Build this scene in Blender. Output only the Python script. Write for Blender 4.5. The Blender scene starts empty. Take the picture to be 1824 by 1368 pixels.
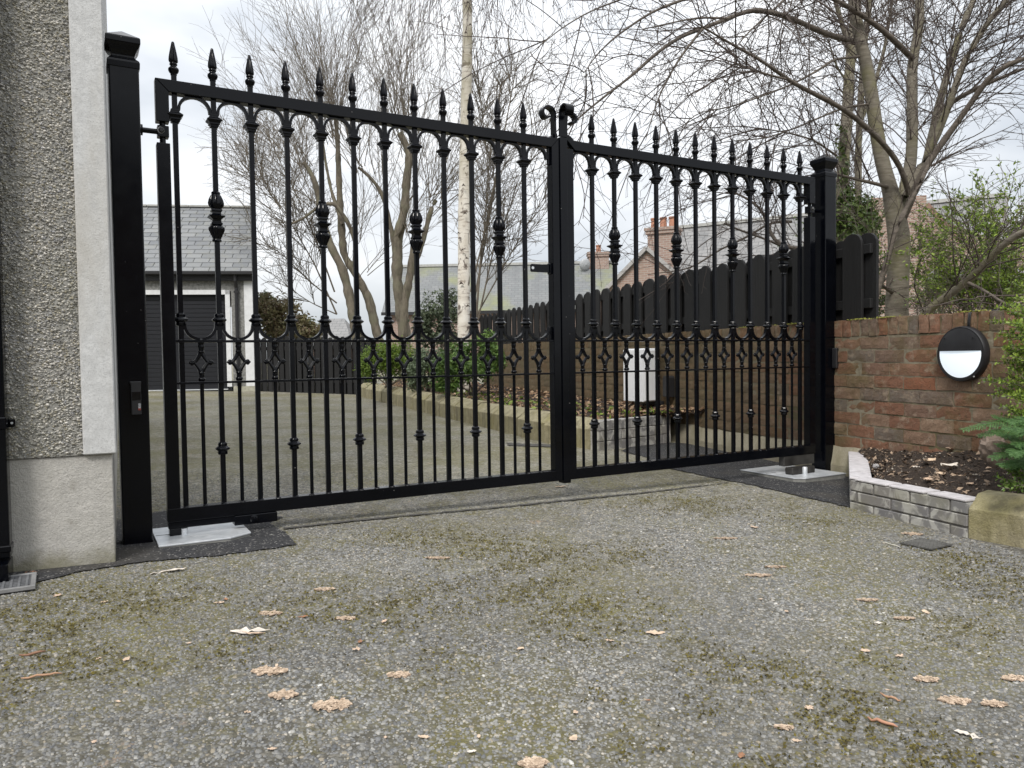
import bpy, bmesh, math, random
import numpy as np
from mathutils import Matrix, Vector
PI=math.pi
rnd=random.Random(7); rng=np.random.default_rng(11)
sc=bpy.context.scene
COL=sc.collection

# ---------------------------------------------------------------- camera
FPX,CX,CY,H=1370.0,912.0,684.0,0.71
def _setup(vx=572.,vy=40495.):
    d=np.array([vx,vy,FPX]); d/=np.linalg.norm(d); up=-d
    F=np.array([0,0,1.]); Y=F-up*(F@up); Y/=np.linalg.norm(Y)
    X=np.cross(Y,up); return np.array([X,Y,up])
RC=_setup()
cam=bpy.data.cameras.new('camera'); camo=bpy.data.objects.new('camera',cam); COL.objects.link(camo)
m=Matrix.Identity(4)
for i in range(3):
    m[i][0]=RC[i][0]; m[i][1]=-RC[i][1]; m[i][2]=-RC[i][2]
m[2][3]=H
camo.matrix_world=m
cam.sensor_width=36; cam.lens=36*FPX/1824; cam.clip_start=.05; cam.clip_end=1500
sc.camera=camo

# ---------------------------------------------------------------- sky, sun, exposure
SUN_EL,SUN_AZ=math.radians(47),math.radians(196)     # azimuth clockwise from +Y
world=bpy.data.worlds.new('World'); sc.world=world; world.use_nodes=True
wt=world.node_tree; wt.nodes.clear()
def wn(t,**k):
    n=wt.nodes.new(t)
    for a,b in k.items(): setattr(n,a,b)
    return n
out=wn('ShaderNodeOutputWorld'); bg=wn('ShaderNodeBackground'); bg.inputs[1].default_value=.1
sky=wn('ShaderNodeTexSky',sky_type='NISHITA',sun_disc=False,sun_elevation=SUN_EL,sun_rotation=SUN_AZ)
tc=wn('ShaderNodeTexCoord'); mp=wn('ShaderNodeMapping'); mp.inputs['Scale'].default_value=(1.1,1.1,2.6)
nz=wn('ShaderNodeTexNoise'); nz.inputs['Scale'].default_value=2.1; nz.inputs['Detail'].default_value=5; nz.inputs['Roughness'].default_value=.52
rp=wn('ShaderNodeValToRGB')
rp.color_ramp.elements[0].position=.34; rp.color_ramp.elements[0].color=(.50,.535,.58,1)
rp.color_ramp.elements[1].position=.62; rp.color_ramp.elements[1].color=(.90,.91,.922,1)
vm=wn('ShaderNodeVectorMath',operation='SCALE')
sx=wn('ShaderNodeSeparateXYZ'); zc=wn('ShaderNodeMath',operation='MAXIMUM'); zc.inputs[1].default_value=0.
zm=wn('ShaderNodeMath',operation='MULTIPLY_ADD'); zm.inputs[1].default_value=5.5*1.3; zm.inputs[2].default_value=5.5   # overcast sky: brighter towards the zenith
mx=wn('ShaderNodeMix',data_type='RGBA'); mx.inputs[0].default_value=.93
L=wt.links.new
L(tc.outputs['Generated'],mp.inputs[0]); L(mp.outputs[0],nz.inputs['Vector']); L(nz.outputs[0],rp.inputs[0])
L(tc.outputs['Generated'],sx.inputs[0]); L(sx.outputs[2],zc.inputs[0]); L(zc.outputs[0],zm.inputs[0]); L(zm.outputs[0],vm.inputs['Scale'])
L(rp.outputs[0],vm.inputs[0]); L(sky.outputs[0],mx.inputs[6]); L(vm.outputs[0],mx.inputs[7])
L(mx.outputs[2],bg.inputs[0]); L(bg.outputs[0],out.inputs[0])
sl=bpy.data.lights.new('sun','SUN'); sl.energy=1.5; sl.angle=math.radians(18); sl.color=(1,.96,.9)
so=bpy.data.objects.new('sun',sl); COL.objects.link(so)
sd=Vector((math.sin(SUN_AZ)*math.cos(SUN_EL),math.cos(SUN_AZ)*math.cos(SUN_EL),math.sin(SUN_EL)))
so.rotation_euler=sd.to_track_quat('Z','Y').to_euler(); so.location=(0,-4,12)
sc.view_settings.view_transform='Standard'; sc.view_settings.look='None'
sc.view_settings.exposure=0.92; sc.view_settings.gamma=1; sc.view_settings.use_curve_mapping=False
sc.cycles.max_bounces=6; sc.cycles.transparent_max_bounces=6

# ---------------------------------------------------------------- pixel -> place (surveying helpers)
CAMP=np.array([0,0,H])
def ray(x,y): return RC@np.array([x-CX,y-CY,FPX])/FPX
def gz(x,y):
    x=min(max(x,-9.),3.2); y=min(max(y,-3.),18.)
    return -.0219*(x+1.45)+.0024*(y-2.99)
def at(x,y,Y):
    r=ray(x,y); return CAMP+r*(Y/r[1])
def gnd(x,y,dz=0.):
    r=ray(x,y); a=-.0219*1.45-.0024*2.99+dz
    t=(a-H)/(r[2]+.0219*r[0]-.0024*r[1]); return CAMP+t*r

# ---------------------------------------------------------------- object helpers
def tag(o,label=None,cat=None,group=None,kind=None):
    if label: o['label']=label
    if cat: o['category']=cat
    if group: o['group']=group
    if kind: o['kind']=kind
    return o
def empty(name,loc=(0,0,0),rz=0.,label=None,cat=None,group=None):
    o=bpy.data.objects.new(name,None); COL.objects.link(o); o.location=loc; o.rotation_euler=(0,0,rz)
    o.empty_display_size=.1
    return tag(o,label,cat,group)
def mesh(name,V,F,mat,smooth=False,bevel=0.,seg=1):
    me=bpy.data.meshes.new(name); me.from_pydata([tuple(map(float,v)) for v in V],[],[tuple(map(int,f)) for f in F])
    if bevel>0:
        bm=bmesh.new(); bm.from_mesh(me)
        ed=[e for e in bm.edges if len(e.link_faces)==2 and e.calc_face_angle(0)>.5]
        bmesh.ops.bevel(bm,geom=ed,offset=bevel,segments=seg,affect='EDGES',profile=.6,clamp_overlap=True)
        bm.to_mesh(me); bm.free()
    me.materials.append(mat)
    if smooth:
        me.polygons.foreach_set('use_smooth',[True]*len(me.polygons))
        if smooth!='all':
            try: me.set_sharp_from_angle(angle=smooth if isinstance(smooth,float) else .7)
            except Exception: pass
    me.update(); return me
def put(name,me,parent=None,loc=(0,0,0),rot=(0,0,0),scale=None):
    o=bpy.data.objects.new(name,me); COL.objects.link(o); o.location=loc; o.rotation_euler=rot
    if scale: o.scale=scale
    if parent: o.parent=parent
    return o
def npmesh(name,V,F,mat,smooth=False,color=None):
    """V (n,3), F (m,k) numpy -> mesh, fast"""
    V=np.asarray(V,dtype=np.float32); F=np.asarray(F,dtype=np.int32); mcount,k=F.shape
    me=bpy.data.meshes.new(name); me.vertices.add(len(V)); me.vertices.foreach_set('co',V.ravel())
    me.loops.add(mcount*k); me.loops.foreach_set('vertex_index',F.ravel())
    me.polygons.add(mcount); me.polygons.foreach_set('loop_start',np.arange(mcount,dtype=np.int32)*k)
    me.polygons.foreach_set('loop_total',np.full(mcount,k,dtype=np.int32))
    if smooth: me.polygons.foreach_set('use_smooth',np.ones(mcount,dtype=bool))
    if color is not None:
        a=me.color_attributes.new('Col','FLOAT_COLOR','POINT')
        c=np.ones((len(V),4),dtype=np.float32); c[:,:3]=color; a.data.foreach_set('color',c.ravel())
    me.materials.append(mat); me.update(calc_edges=True); me.validate(); return me
class MB:
    def __init__(s): s.V=[]; s.F=[]
    def add(s,V,F):
        b=len(s.V); s.V+=[tuple(v) for v in V]; s.F+=[tuple(i+b for i in f) for f in F]; return s
    def box(s,x0,x1,y0,y1,z0,z1):
        V=[(x,y,z) for z in (z0,z1) for y in (y0,y1) for x in (x0,x1)]
        return s.add(V,[(0,2,3,1),(4,5,7,6),(0,1,5,4),(2,6,7,3),(0,4,6,2),(1,3,7,5)])
    def lathe(s,prof,seg=12,ph=0.,c=(0,0),flute=None,nf=12,sq=1.):
        b=[]; n=len(prof)
        for i,(r,z) in enumerate(prof):
            for k in range(seg):
                a=ph+2*PI*k/seg
                rr=r*(1+(flute[i]*math.cos(nf*a) if flute else 0))
                b.append((c[0]+rr*math.cos(a),c[1]+rr*math.sin(a),z))
        F=[]
        for i in range(n-1):
            for k in range(seg):
                k2=(k+1)%seg; F.append((i*seg+k,i*seg+k2,(i+1)*seg+k2,(i+1)*seg+k))
        F.append(tuple(range(seg-1,-1,-1))); F.append(tuple((n-1)*seg+k for k in range(seg)))
        return s.add(b,F)
    def prism(s,pts,y0,y1):
        """outline in XZ (ccw seen from -y), extruded along y"""
        n=len(pts); V=[(x,y0,z) for x,z in pts]+[(x,y1,z) for x,z in pts]
        F=[tuple(range(n)),tuple(range(2*n-1,n-1,-1))]+[(i,i+n,(i+1)%n+n,(i+1)%n) for i in range(n)]
        return s.add(V,F)
    def hprism(s,pts,z0,z1):
        n=len(pts); V=[(x,y,z0) for x,y in pts]+[(x,y,z1) for x,y in pts]
        F=[tuple(range(n-1,-1,-1)),tuple(range(n,2*n))]+[(i,(i+1)%n,(i+1)%n+n,i+n) for i in range(n)]
        return s.add(V,F)
    def strip(s,path,th,y0,y1):
        """flat bar following a path in XZ, thickness th, between y0 and y1"""
        P=np.array(path,float); T=np.gradient(P,axis=0); T/=np.linalg.norm(T,axis=1)[:,None]+1e-9
        N=np.stack([-T[:,1],T[:,0]],1)*th/2; A=P+N; B=P-N; n=len(P); V=[]
        for i in range(n):
            V+=[(A[i,0],y0,A[i,1]),(B[i,0],y0,B[i,1]),(B[i,0],y1,B[i,1]),(A[i,0],y1,A[i,1])]
        F=[(0,1,2,3),(4*n-1,4*n-2,4*n-3,4*n-4)]
        for i in range(n-1):
            for k in range(4):
                k2=(k+1)%4; F.append((4*i+k,4*i+4+k,4*i+4+k2,4*i+k2))
        return s.add(V,F)
    def tube(s,pts,rad,seg=6,cap=True):
        P=np.array(pts,float); n=len(P)
        R=np.full(n,rad) if np.isscalar(rad) else np.array(rad,float)
        T=np.gradient(P,axis=0); T/=np.linalg.norm(T,axis=1)[:,None]+1e-9
        u=np.cross(T[0],[0,0,1.]); 
        if np.linalg.norm(u)<.05: u=np.cross(T[0],[0,1.,0])
        V=[]
        for i in range(n):
            u=u-T[i]*(u@T[i]); u/=np.linalg.norm(u)+1e-9; w=np.cross(T[i],u)
            for k in range(seg):
                a=2*PI*k/seg; V.append(tuple(P[i]+R[i]*(math.cos(a)*u+math.sin(a)*w)))
        F=[(i*seg+k,i*seg+(k+1)%seg,(i+1)*seg+(k+1)%seg,(i+1)*seg+k) for i in range(n-1) for k in range(seg)]
        if cap: F+=[tuple(range(seg-1,-1,-1)),tuple((n-1)*seg+k for k in range(seg))]
        return s.add(V,F)
    def build(s,name,mat,parent=None,loc=(0,0,0),rot=(0,0,0),smooth=False,bevel=0.,seg=1):
        return put(name,mesh(name,s.V,s.F,mat,smooth,bevel,seg),parent,loc,rot)
    def me(s,name,mat,smooth=False,bevel=0.,seg=1): return mesh(name,s.V,s.F,mat,smooth,bevel,seg)
def tubes(P,R,S):
    """batch of tubes: P (N,K,3), R (N,K) -> V,F"""
    P=np.asarray(P,float); N,K,_=P.shape
    T=np.gradient(P,axis=1); T/=np.linalg.norm(T,axis=2,keepdims=True)+1e-9
    ref=np.where(np.abs(T[...,2:3])<.9,np.array([0,0,1.]),np.array([1.,0,0]))
    u=np.cross(T,ref); u/=np.linalg.norm(u,axis=2,keepdims=True)+1e-9; w=np.cross(T,u)
    a=2*PI*np.arange(S)/S
    V=P[:,:,None,:]+R[:,:,None,None]*(np.cos(a)[None,None,:,None]*u[:,:,None,:]+np.sin(a)[None,None,:,None]*w[:,:,None,:])
    idx=np.arange(N*K*S).reshape(N,K,S); nx=np.roll(idx,-1,axis=2)
    F=np.stack([idx[:,:-1],nx[:,:-1],nx[:,1:],idx[:,1:]],-1).reshape(-1,4)
    return V.reshape(-1,3),F
def join(parts):
    V=[];F=[];b=0
    for v,f in parts:
        V.append(v); F.append(f+b); b+=len(v)
    return np.concatenate(V),np.concatenate(F)

# ---------------------------------------------------------------- materials
class NT:
    def __init__(s,name):
        s.m=bpy.data.materials.new(name); s.m.use_nodes=True; s.t=s.m.node_tree
        s.b=s.t.nodes['Principled BSDF']; s._p=None
    def n(s,t,**k):
        x=s.t.nodes.new('ShaderNode'+t)
        for a,v in k.items(): setattr(x,a,v)
        return x
    def l(s,a,b): s.t.links.new(a,b)
    def pos(s):
        if s._p is None: s._p=s.n('NewGeometry').outputs['Position']
        return s._p
    def obj(s): return s.n('TexCoord').outputs['Object']
    def scale(s,v,xyz):
        x=s.n('Mapping'); x.inputs['Scale'].default_value=xyz; s.l(v,x.inputs[0]); return x.outputs[0]
    def noise(s,sc_,det=3,ro=.55,vec=None,dist=0.):
        x=s.n('TexNoise'); x.inputs['Scale'].default_value=sc_; x.inputs['Detail'].default_value=det
        x.inputs['Roughness'].default_value=ro; x.inputs['Distortion'].default_value=dist
        s.l(vec if vec is not None else s.pos(),x.inputs['Vector']); return x.outputs[0]
    def vor(s,sc_,vec=None,feat='F1',out='Distance'):
        x=s.n('TexVoronoi',feature=feat); x.inputs['Scale'].default_value=sc_
        s.l(vec if vec is not None else s.pos(),x.inputs['Vector']); return x.outputs[out]
    def ramp(s,f,st,const=False):
        x=s.n('ValToRGB'); e=x.color_ramp.elements
        if const: x.color_ramp.interpolation='CONSTANT'
        while len(e)<len(st): e.new(.5)
        for i,(p,c) in enumerate(st):
            e[i].position=p; e[i].color=(c,c,c,1) if np.isscalar(c) else (*c,1)
        s.l(f,x.inputs[0]); return x.outputs[0]
    def mix(s,f,a,b,mode='MIX'):
        x=s.n('Mix',data_type='RGBA',blend_type=mode)
        for i,v in ((0,f),(6,a),(7,b)):
            if hasattr(v,'links') or hasattr(v,'is_linked'): s.l(v,x.inputs[i])
            elif i==0: x.inputs[0].default_value=v
            else: x.inputs[i].default_value=(v,v,v,1) if np.isscalar(v) else (*v,1)
        return x.outputs[2]
    def math(s,op,a,b=0.,clamp=False):
        x=s.n('Math',operation=op); x.use_clamp=clamp
        for i,v in enumerate((a,b)):
            if hasattr(v,'is_linked'): s.l(v,x.inputs[i])
            else: x.inputs[i].default_value=v
        return x.outputs[0]
    def bump(s,h,st=.5,d=.01,nrm=None):
        x=s.n('Bump'); x.inputs['Strength'].default_value=st; x.inputs['Distance'].default_value=d
        s.l(h,x.inputs['Height'])
        if nrm is not None: s.l(nrm,x.inputs['Normal'])
        s.l(x.outputs[0],s.b.inputs['Normal']); return x.outputs[0]
    def rnd(s): return s.n('ObjectInfo').outputs['Random']
    def isl(s): return s.n('NewGeometry').outputs['Random Per Island']
    def base(s,c):
        if hasattr(c,'is_linked'): s.l(c,s.b.inputs['Base Color'])
        else: s.b.inputs['Base Color'].default_value=(c,c,c,1) if np.isscalar(c) else (*c,1)
        return s
    def set(s,rough=.6,metal=0.,spec=.5):
        if hasattr(rough,'is_linked'): s.l(rough,s.b.inputs['Roughness'])
        else: s.b.inputs['Roughness'].default_value=rough
        s.b.inputs['Metallic'].default_value=metal; s.b.inputs['Specular IOR Level'].default_value=spec
        return s
    def sepz(s,v=None):
        x=s.n('SeparateXYZ'); s.l(v if v is not None else s.pos(),x.inputs[0]); return x.outputs

def m_paint():
    t=NT('black_paint'); t.set(t.ramp(t.noise(14,3),[(.3,.12),(.75,.22)]),0,.22)
    sp=t.math('MULTIPLY',t.ramp(t.vor(21),[(.045,1.),(.06,0.)]),t.ramp(t.noise(5,3),[(.52,0.),(.58,.55)]))
    t.base(t.mix(sp,t.ramp(t.noise(9,4),[(.3,(.0012,.0016,.0030)),(.8,(.0026,.0031,.0050))]),(.22,.21,.20)))
    t.bump(t.noise(30,2),.03,.002); return t.m
def m_simple(name,c,rough=.6,metal=0.,sc_=20,var=.25,bump=0.,spec=.5):
    t=NT(name); c=np.array(c); n=t.noise(sc_,4)
    t.base(t.ramp(n,[(.25,tuple(c*(1-var))),(.75,tuple(np.minimum(c*(1+var),1)))])); t.set(rough,metal,spec)
    if bump: t.bump(t.noise(sc_*3,4),bump,.004)
    return t.m
PAINT=m_paint()
PLASTIC=m_simple('black_plastic',(.016,.016,.018),.45)
def mossmask(t):
    a=t.noise(1.1,4,.6); b=t.noise(9,4,.65)
    m_=t.math('ADD',t.math('MULTIPLY',a,.62),t.math('MULTIPLY',b,.42))
    return t.ramp(m_,[(.50,0.),(.575,1.)])
def wetdirt(t): return t.ramp(t.noise(.55,4,.6),[(.38,0.),(.66,1.)])
def smear(t):
    return t.ramp(t.noise(2.6,5,.7,dist=.6),[(.6,0.),(.74,1.)])
def m_ground():
    t=NT('weathered_asphalt')
    v=t.n('TexVoronoi'); v.inputs['Scale'].default_value=95; t.l(t.pos(),v.inputs['Vector'])
    r=t.n('SeparateColor'); t.l(v.outputs['Color'],r.inputs[0])
    stone=t.ramp(r.outputs[0],[(0.,(.15,.153,.155)),(.35,(.21,.208,.2)),(.65,(.275,.27,.255)),(.86,(.35,.335,.30)),(.97,(.5,.46,.40))])
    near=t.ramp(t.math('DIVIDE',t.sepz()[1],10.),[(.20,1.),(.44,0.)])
    for sc_v,lo,hi in ((36,.20,.84),(66,.26,.78)):
        q=t.n('SeparateColor'); t.l(t.vor(sc_v,out='Color'),q.inputs[0])
        stone=t.mix(t.ramp(q.outputs[0],[(lo-.04,.7),(lo,0.)]),stone,(.075,.07,.055)); stone=t.mix(t.ramp(q.outputs[1],[(hi,0.),(hi+.05,.7)]),stone,(.44,.42,.36))
    gap=t.ramp(v.outputs['Distance'],[(.45,0.),(.75,1.)])
    col=t.mix(t.math('MULTIPLY',gap,.75),stone,(.075,.065,.047))
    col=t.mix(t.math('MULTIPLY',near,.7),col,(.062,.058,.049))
    brn=t.mix(.42,col,(.32,.29,.18))
    far_=t.ramp(t.math('DIVIDE',t.sepz()[1],10.),[(.30,0.),(.52,.85)])
    col=t.mix(t.math('MAXIMUM',t.math('MULTIPLY',wetdirt(t),.6),t.math('MULTIPLY',far_,t.ramp(t.noise(.8,4),[(.3,.45),(.6,1.)]))),col,brn)
    mo=t.math('MULTIPLY',mossmask(t),t.ramp(t.noise(60,3,.6),[(.4,.25),(.6,.9)]))
    mc=t.ramp(t.noise(30,3),[(.3,(.075,.064,.018)),(.6,(.12,.105,.026)),(.85,(.19,.175,.035))])
    col=t.mix(t.math('MULTIPLY',mo,.8),col,mc)
    pk=t.ramp(t.noise(2.3,5,.65,dist=.4),[(.645,0.),(.7,1.)])
    col=t.mix(t.math('MULTIPLY',pk,t.ramp(t.noise(50,2),[(.42,0.),(.55,.6)])),col,(.46,.34,.27))
    col=t.mix(t.math('MULTIPLY',smear(t),.3),col,(.42,.415,.39))
    col=t.mix(t.math('MULTIPLY',t.ramp(t.noise(1.25,5,.65),[(.48,0.),(.64,1.)]),t.ramp(t.noise(26,4,.7),[(.42,.1),(.58,.75)])),col,(.17,.155,.05))
    t.base(col).set(t.ramp(r.outputs[0],[(0,.62),(1,.88)]),0,.4)
    h=t.math('ADD',t.math('MULTIPLY',t.ramp(v.outputs['Distance'],[(.1,1.),(.8,0.)]),1.),t.math('MULTIPLY',t.noise(260,2),.35))
    t.bump(h,.75,.006); return t.m
GROUND=m_ground()
def m_chip():
    t=NT('stone_chippings'); a=t.n('VertexColor'); a.layer_name='Col'
    col=t.mix(t.ramp(t.noise(220,2),[(.3,0.),(.7,.35)]),a.outputs[0],(.1,.098,.09))
    mo=t.math('MULTIPLY',t.ramp(mossmask(t),[(0,0.),(1,.35)]),t.ramp(t.noise(80,3),[(.5,0.),(.58,.9)]))
    col=t.mix(mo,col,(.12,.105,.03))
    col=t.mix(t.math('MULTIPLY',wetdirt(t),.2),col,(.19,.17,.115))
    col=t.mix(t.math('MULTIPLY',smear(t),.3),col,(.5,.49,.46))
    t.base(col).set(.72,0,.4); t.bump(t.noise(500,2),.3,.001); return t.m
CHIP=m_chip()
def m_tar():
    t=NT('fresh_asphalt'); v=t.vor(170,out='Color'); r=t.n('SeparateColor'); t.l(v,r.inputs[0])
    col=t.ramp(r.outputs[0],[(0,(.012,.012,.014)),(.6,(.028,.028,.031)),(.93,(.05,.05,.052)),(.985,(.3,.29,.27))])
    col=t.mix(t.ramp(t.noise(3,4),[(.5,0.),(.75,.5)]),col,(.085,.075,.058))
    t.base(col).set(.8); t.bump(t.vor(150),.8,.006); return t.m
TAR=m_tar()
def m_cast():
    t=NT('grey_roughcast_stones'); a=t.n('VertexColor'); a.layer_name='Col'
    col=t.mix(t.ramp(t.noise(2.4,4),[(.44,0.),(.7,.5)]),a.outputs[0],(.15,.15,.08))
    t.base(col).set(.7); return t.m
CAST=m_cast()
def m_render(name,c,stain=(.3,.28,.22),sc_=30,bump=.4,splash=False):
    t=NT(name); n=t.noise(sc_,5,.65); c=np.array(c)
    col=t.ramp(n,[(.25,tuple(c*.8)),(.7,tuple(np.minimum(c*1.1,1)))])
    col=t.mix(t.ramp(t.noise(160,3,.8),[(.38,.45),(.5,0.)]),col,tuple(c*.55))
    col=t.mix(t.ramp(t.noise(1.7,5,.6,vec=t.scale(t.pos(),(3,3,.9))),[(.46,0.),(.72,.75)]),col,stain)
    col=t.mix(t.ramp(t.vor(55),[(0.04,.7),(.09,0.)]),col,(.1,.09,.08))
    if splash:   # patchy algae and splash dirt along the foot of the wall
        z=t.sepz()[2]; e=t.math('ADD',z,t.math('MULTIPLY',t.noise(7,5,.7),-.22))
        col=t.mix(t.ramp(t.math('ADD',e,.2),[(.10,.75),(.17,0.)]),col,(.16,.15,.085))
        col=t.mix(t.ramp(t.noise(14,5,.7),[(.60,0.),(.70,.35)]),col,(.20,.18,.14))
    t.base(col).set(.85); t.bump(t.math('ADD',t.noise(90,4,.7),t.math('MULTIPLY',t.noise(260,2),.5)),bump,.004); return t.m
BAND=m_render('painted_band',(.56,.565,.565),(.43,.41,.37))
PLINTH=m_render('concrete_render',(.47,.455,.425),(.37,.36,.32),bump=1.,splash=True)
CASTBASE=m_simple('roughcast_mortar',(.27,.265,.245),.9,0,40,.3,.5)
def m_brick(name,stops,algae=None,mossy=True):
    t=NT(name); f=t.n('Math',operation='FRACT'); s_=t.math('ADD',t.rnd(),t.isl()); t.l(s_,f.inputs[0]); r=f.outputs[0]
    col=t.ramp(r,stops)
    col=t.mix(t.ramp(t.noise(38,5,.7),[(.35,0.),(.7,.55)]),col,(.15,.085,.05))
    col=t.mix(t.ramp(t.noise(16,4,.6),[(.54,0.),(.68,.6)]),col,(.33,.26,.19))
    col=t.mix(t.ramp(t.noise(90,3,.6),[(.6,0.),(.7,.7)]),col,(.05,.04,.032))
    if mossy:
        col=t.mix(t.ramp(t.noise(3.2,5,.65),[(.5,0.),(.68,.75)]),col,(.11,.085,.03))
    if algae:
        y=t.sepz()[1]; col=t.mix(t.ramp(t.math('DIVIDE',y,12.),[(algae[0]/12,0.),(algae[1]/12,.72)]),col,(.10,.078,.035))
    t.base(col).set(.88); cr=t.ramp(t.noise(11,4,.6,dist=2.2),[(.46,1.),(.5,.0),(.54,1.)])
    t.bump(t.math('ADD',t.math('ADD',t.math('MULTIPLY',t.noise(42,5,.7),.6),t.math('MULTIPLY',cr,.5)),t.math('MULTIPLY',t.noise(200,3),.4)),.6,.006); return t.m
BRICK=m_brick('red_brick',[(0,(.19,.09,.055)),(.18,(.235,.11,.066)),(.34,(.245,.148,.098)),(.48,(.195,.115,.08)),(.62,(.30,.205,.138)),(.76,(.18,.118,.085)),(.88,(.15,.132,.11)),(1,(.25,.10,.052))],(4.6,6.4))
def m_mortar():
    t=NT('old_mortar'); col=t.ramp(t.noise(25,5),[(.3,(.15,.125,.085)),(.7,(.27,.24,.175))])
    col=t.mix(t.ramp(t.noise(2.5,4),[(.45,0.),(.65,.7)]),col,(.1,.085,.03))
    y=t.sepz()[1]; col=t.mix(t.ramp(t.math('DIVIDE',y,12.),[(.4,0.),(.55,.7)]),col,(.085,.068,.032))
    t.base(col).set(.95); t.bump(t.noise(80,4),.6,.005); return t.m
MORTAR=m_mortar()
FOOT=m_render('pebbly_concrete',(.40,.36,.27),(.2,.18,.10),60,.9)
def m_grey_brick(name):
    t=NT(name); r=t.math('FRACT',t.math('ADD',t.rnd(),t.isl()))
    col=t.ramp(r,[(0,(.185,.18,.185)),(.4,(.24,.225,.21)),(.7,(.15,.15,.165)),(1,(.28,.27,.245))])
    col=t.mix(t.ramp(t.noise(11,4,.6,dist=.8),[(.47,0.),(.57,.75)]),col,(.52,.51,.47))
    col=t.mix(t.ramp(t.noise(5,4),[(.52,0.),(.7,.5)]),col,(.22,.21,.12))
    t.base(col).set(.85); t.bump(t.noise(70,4),.4,.003); return t.m
GBRICK=m_grey_brick('grey_paver')
GMORT=m_simple('grey_mortar',(.20,.19,.18),.95,0,40,.25,.4)
WHITETOP=m_simple('lime_whitened_top',(.50,.48,.49),.9,0,25,.22,.4)
def m_kerb():
    t=NT('kerb_concrete'); col=t.ramp(t.noise(22,5,.65),[(.25,(.24,.21,.125)),(.7,(.40,.36,.235))])
    col=t.mix(t.ramp(t.noise(4,4),[(.48,0.),(.7,.65)]),col,(.25,.22,.085))
    col=t.mix(t.ramp(t.noise(3,4,vec=t.scale(t.pos(),(6,6,1))),[(.48,0.),(.66,.65)]),col,(.14,.12,.075))
    col=t.mix(t.ramp(t.noise(150,3,.8),[(.38,.4),(.5,0.)]),col,(.13,.115,.07))
    col=t.mix(t.ramp(t.noise(9,5,.7),[(.52,0.),(.64,.5)]),col,(.17,.15,.07))
    t.base(col).set(.9); t.bump(t.math('ADD',t.noise(120,4),t.math('MULTIPLY',t.noise(14,4),1.5)),.7,.006); return t.m
KERB=m_kerb()
GALV=NT('galvanised_steel'); GALV.base(GALV.ramp(GALV.noise(18,4),[(.3,(.56,.59,.62)),(.7,(.72,.74,.76))])).set(GALV.ramp(GALV.noise(30,3),[(.3,.3),(.7,.55)]),.45); GALV=GALV.m
def m_plank(name,c,sc_=1.):
    t=NT(name); c=np.array(c); p=t.scale(t.pos(),(60*sc_,60*sc_,3.2*sc_)); g=t.noise(1.,5,.65,vec=p,dist=.4)
    col=t.ramp(g,[(.25,tuple(c*.55)),(.6,tuple(c)),(.85,tuple(c*2.6))])
    col=t.mix(t.math('MULTIPLY',t.math('FRACT',t.math('ADD',t.rnd(),t.isl())),.5),col,tuple(c*1.6))
    t.base(col).set(.7,0,.35); t.bump(g,.6,.006); return t.m
PLANK=m_plank('black_stained_wood',(.0115,.0115,.012))
SOIL=NT('garden_soil'); SOIL.base(SOIL.ramp(SOIL.noise(45,6,.7),[(.3,(.022,.015,.011)),(.6,(.055,.038,.027)),(.8,(.10,.07,.05))])).set(.95); SOIL.bump(SOIL.noise(60,6,.75),1.,.02); SOIL=SOIL.m
def m_bark(name,a,b,lich=None,vs=(9,9,3),bump=.6,sc_=8):
    t=NT(name); n=t.noise(sc_,5,.65,vec=t.scale(t.pos(),vs) if vs else None)
    col=t.ramp(n,[(.3,a),(.7,b)])
    if lich: col=t.mix(t.ramp(t.noise(4.5,4),[(.48,0.),(.66,.7)]),col,lich)
    t.base(col).set(.85,0,.3); t.bump(t.noise(sc_*2,5,.7,vec=t.scale(t.pos(),vs) if vs else None),bump,.01); return t.m
BARK=m_bark('cherry_bark',(.12,.105,.082),(.25,.225,.18),(.17,.16,.08),(1,1,5),.5,9)
TWIG=m_bark('dark_twig_bark',(.055,.043,.038),(.12,.095,.082),None,None,.2)
WILLOW=m_bark('furrowed_bark',(.075,.065,.05),(.22,.19,.145),(.17,.165,.11),(3,3,1),.8,5)
WTWIG=m_bark('brown_twig_bark',(.115,.098,.078),(.20,.172,.135),None,None,.2)
def m_birch():
    t=NT('birch_bark'); p=t.scale(t.pos(),(3,3,26)); n=t.noise(1.6,5,.6,vec=p)
    col=t.ramp(t.noise(7,4),[(.3,(.58,.53,.45)),(.7,(.76,.72,.65))])
    col=t.mix(t.ramp(n,[(.56,0.),(.66,.75)]),col,(.19,.13,.095))
    col=t.mix(t.ramp(t.noise(3.2,4,.6,vec=t.scale(t.pos(),(2,2,1.6)),dist=.8),[(.57,0.),(.63,.9)]),col,(.085,.058,.045))
    z=t.sepz()[2]; col=t.mix(t.math('MULTIPLY',t.ramp(t.math('DIVIDE',z,8.),[(.3,0.),(.5,1.)]),t.ramp(t.noise(5,4),[(.35,.15),(.7,.75)])),col,(.30,.27,.17))
    t.base(col).set(.7); t.bump(n,.4,.004); return t.m
BIRCH=m_birch()
def m_leaf(name,a,b,rough=.45,trans=.3):
    t=NT(name); r=t.math('FRACT',t.math('ADD',t.isl(),t.rnd()))
    t.base(t.ramp(r,[(0.,a),(1.,b)])).set(rough,0,.4)
    tr=t.n('BsdfTranslucent'); t.l(t.ramp(r,[(0.,a),(1.,b)]),tr.inputs[0]); mxs=t.n('MixShader'); mxs.inputs[0].default_value=trans
    o=t.t.nodes['Material Output']; t.l(t.b.outputs[0],mxs.inputs[1]); t.l(tr.outputs[0],mxs.inputs[2]); t.l(mxs.outputs[0],o.inputs[0]); return t.m
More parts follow.
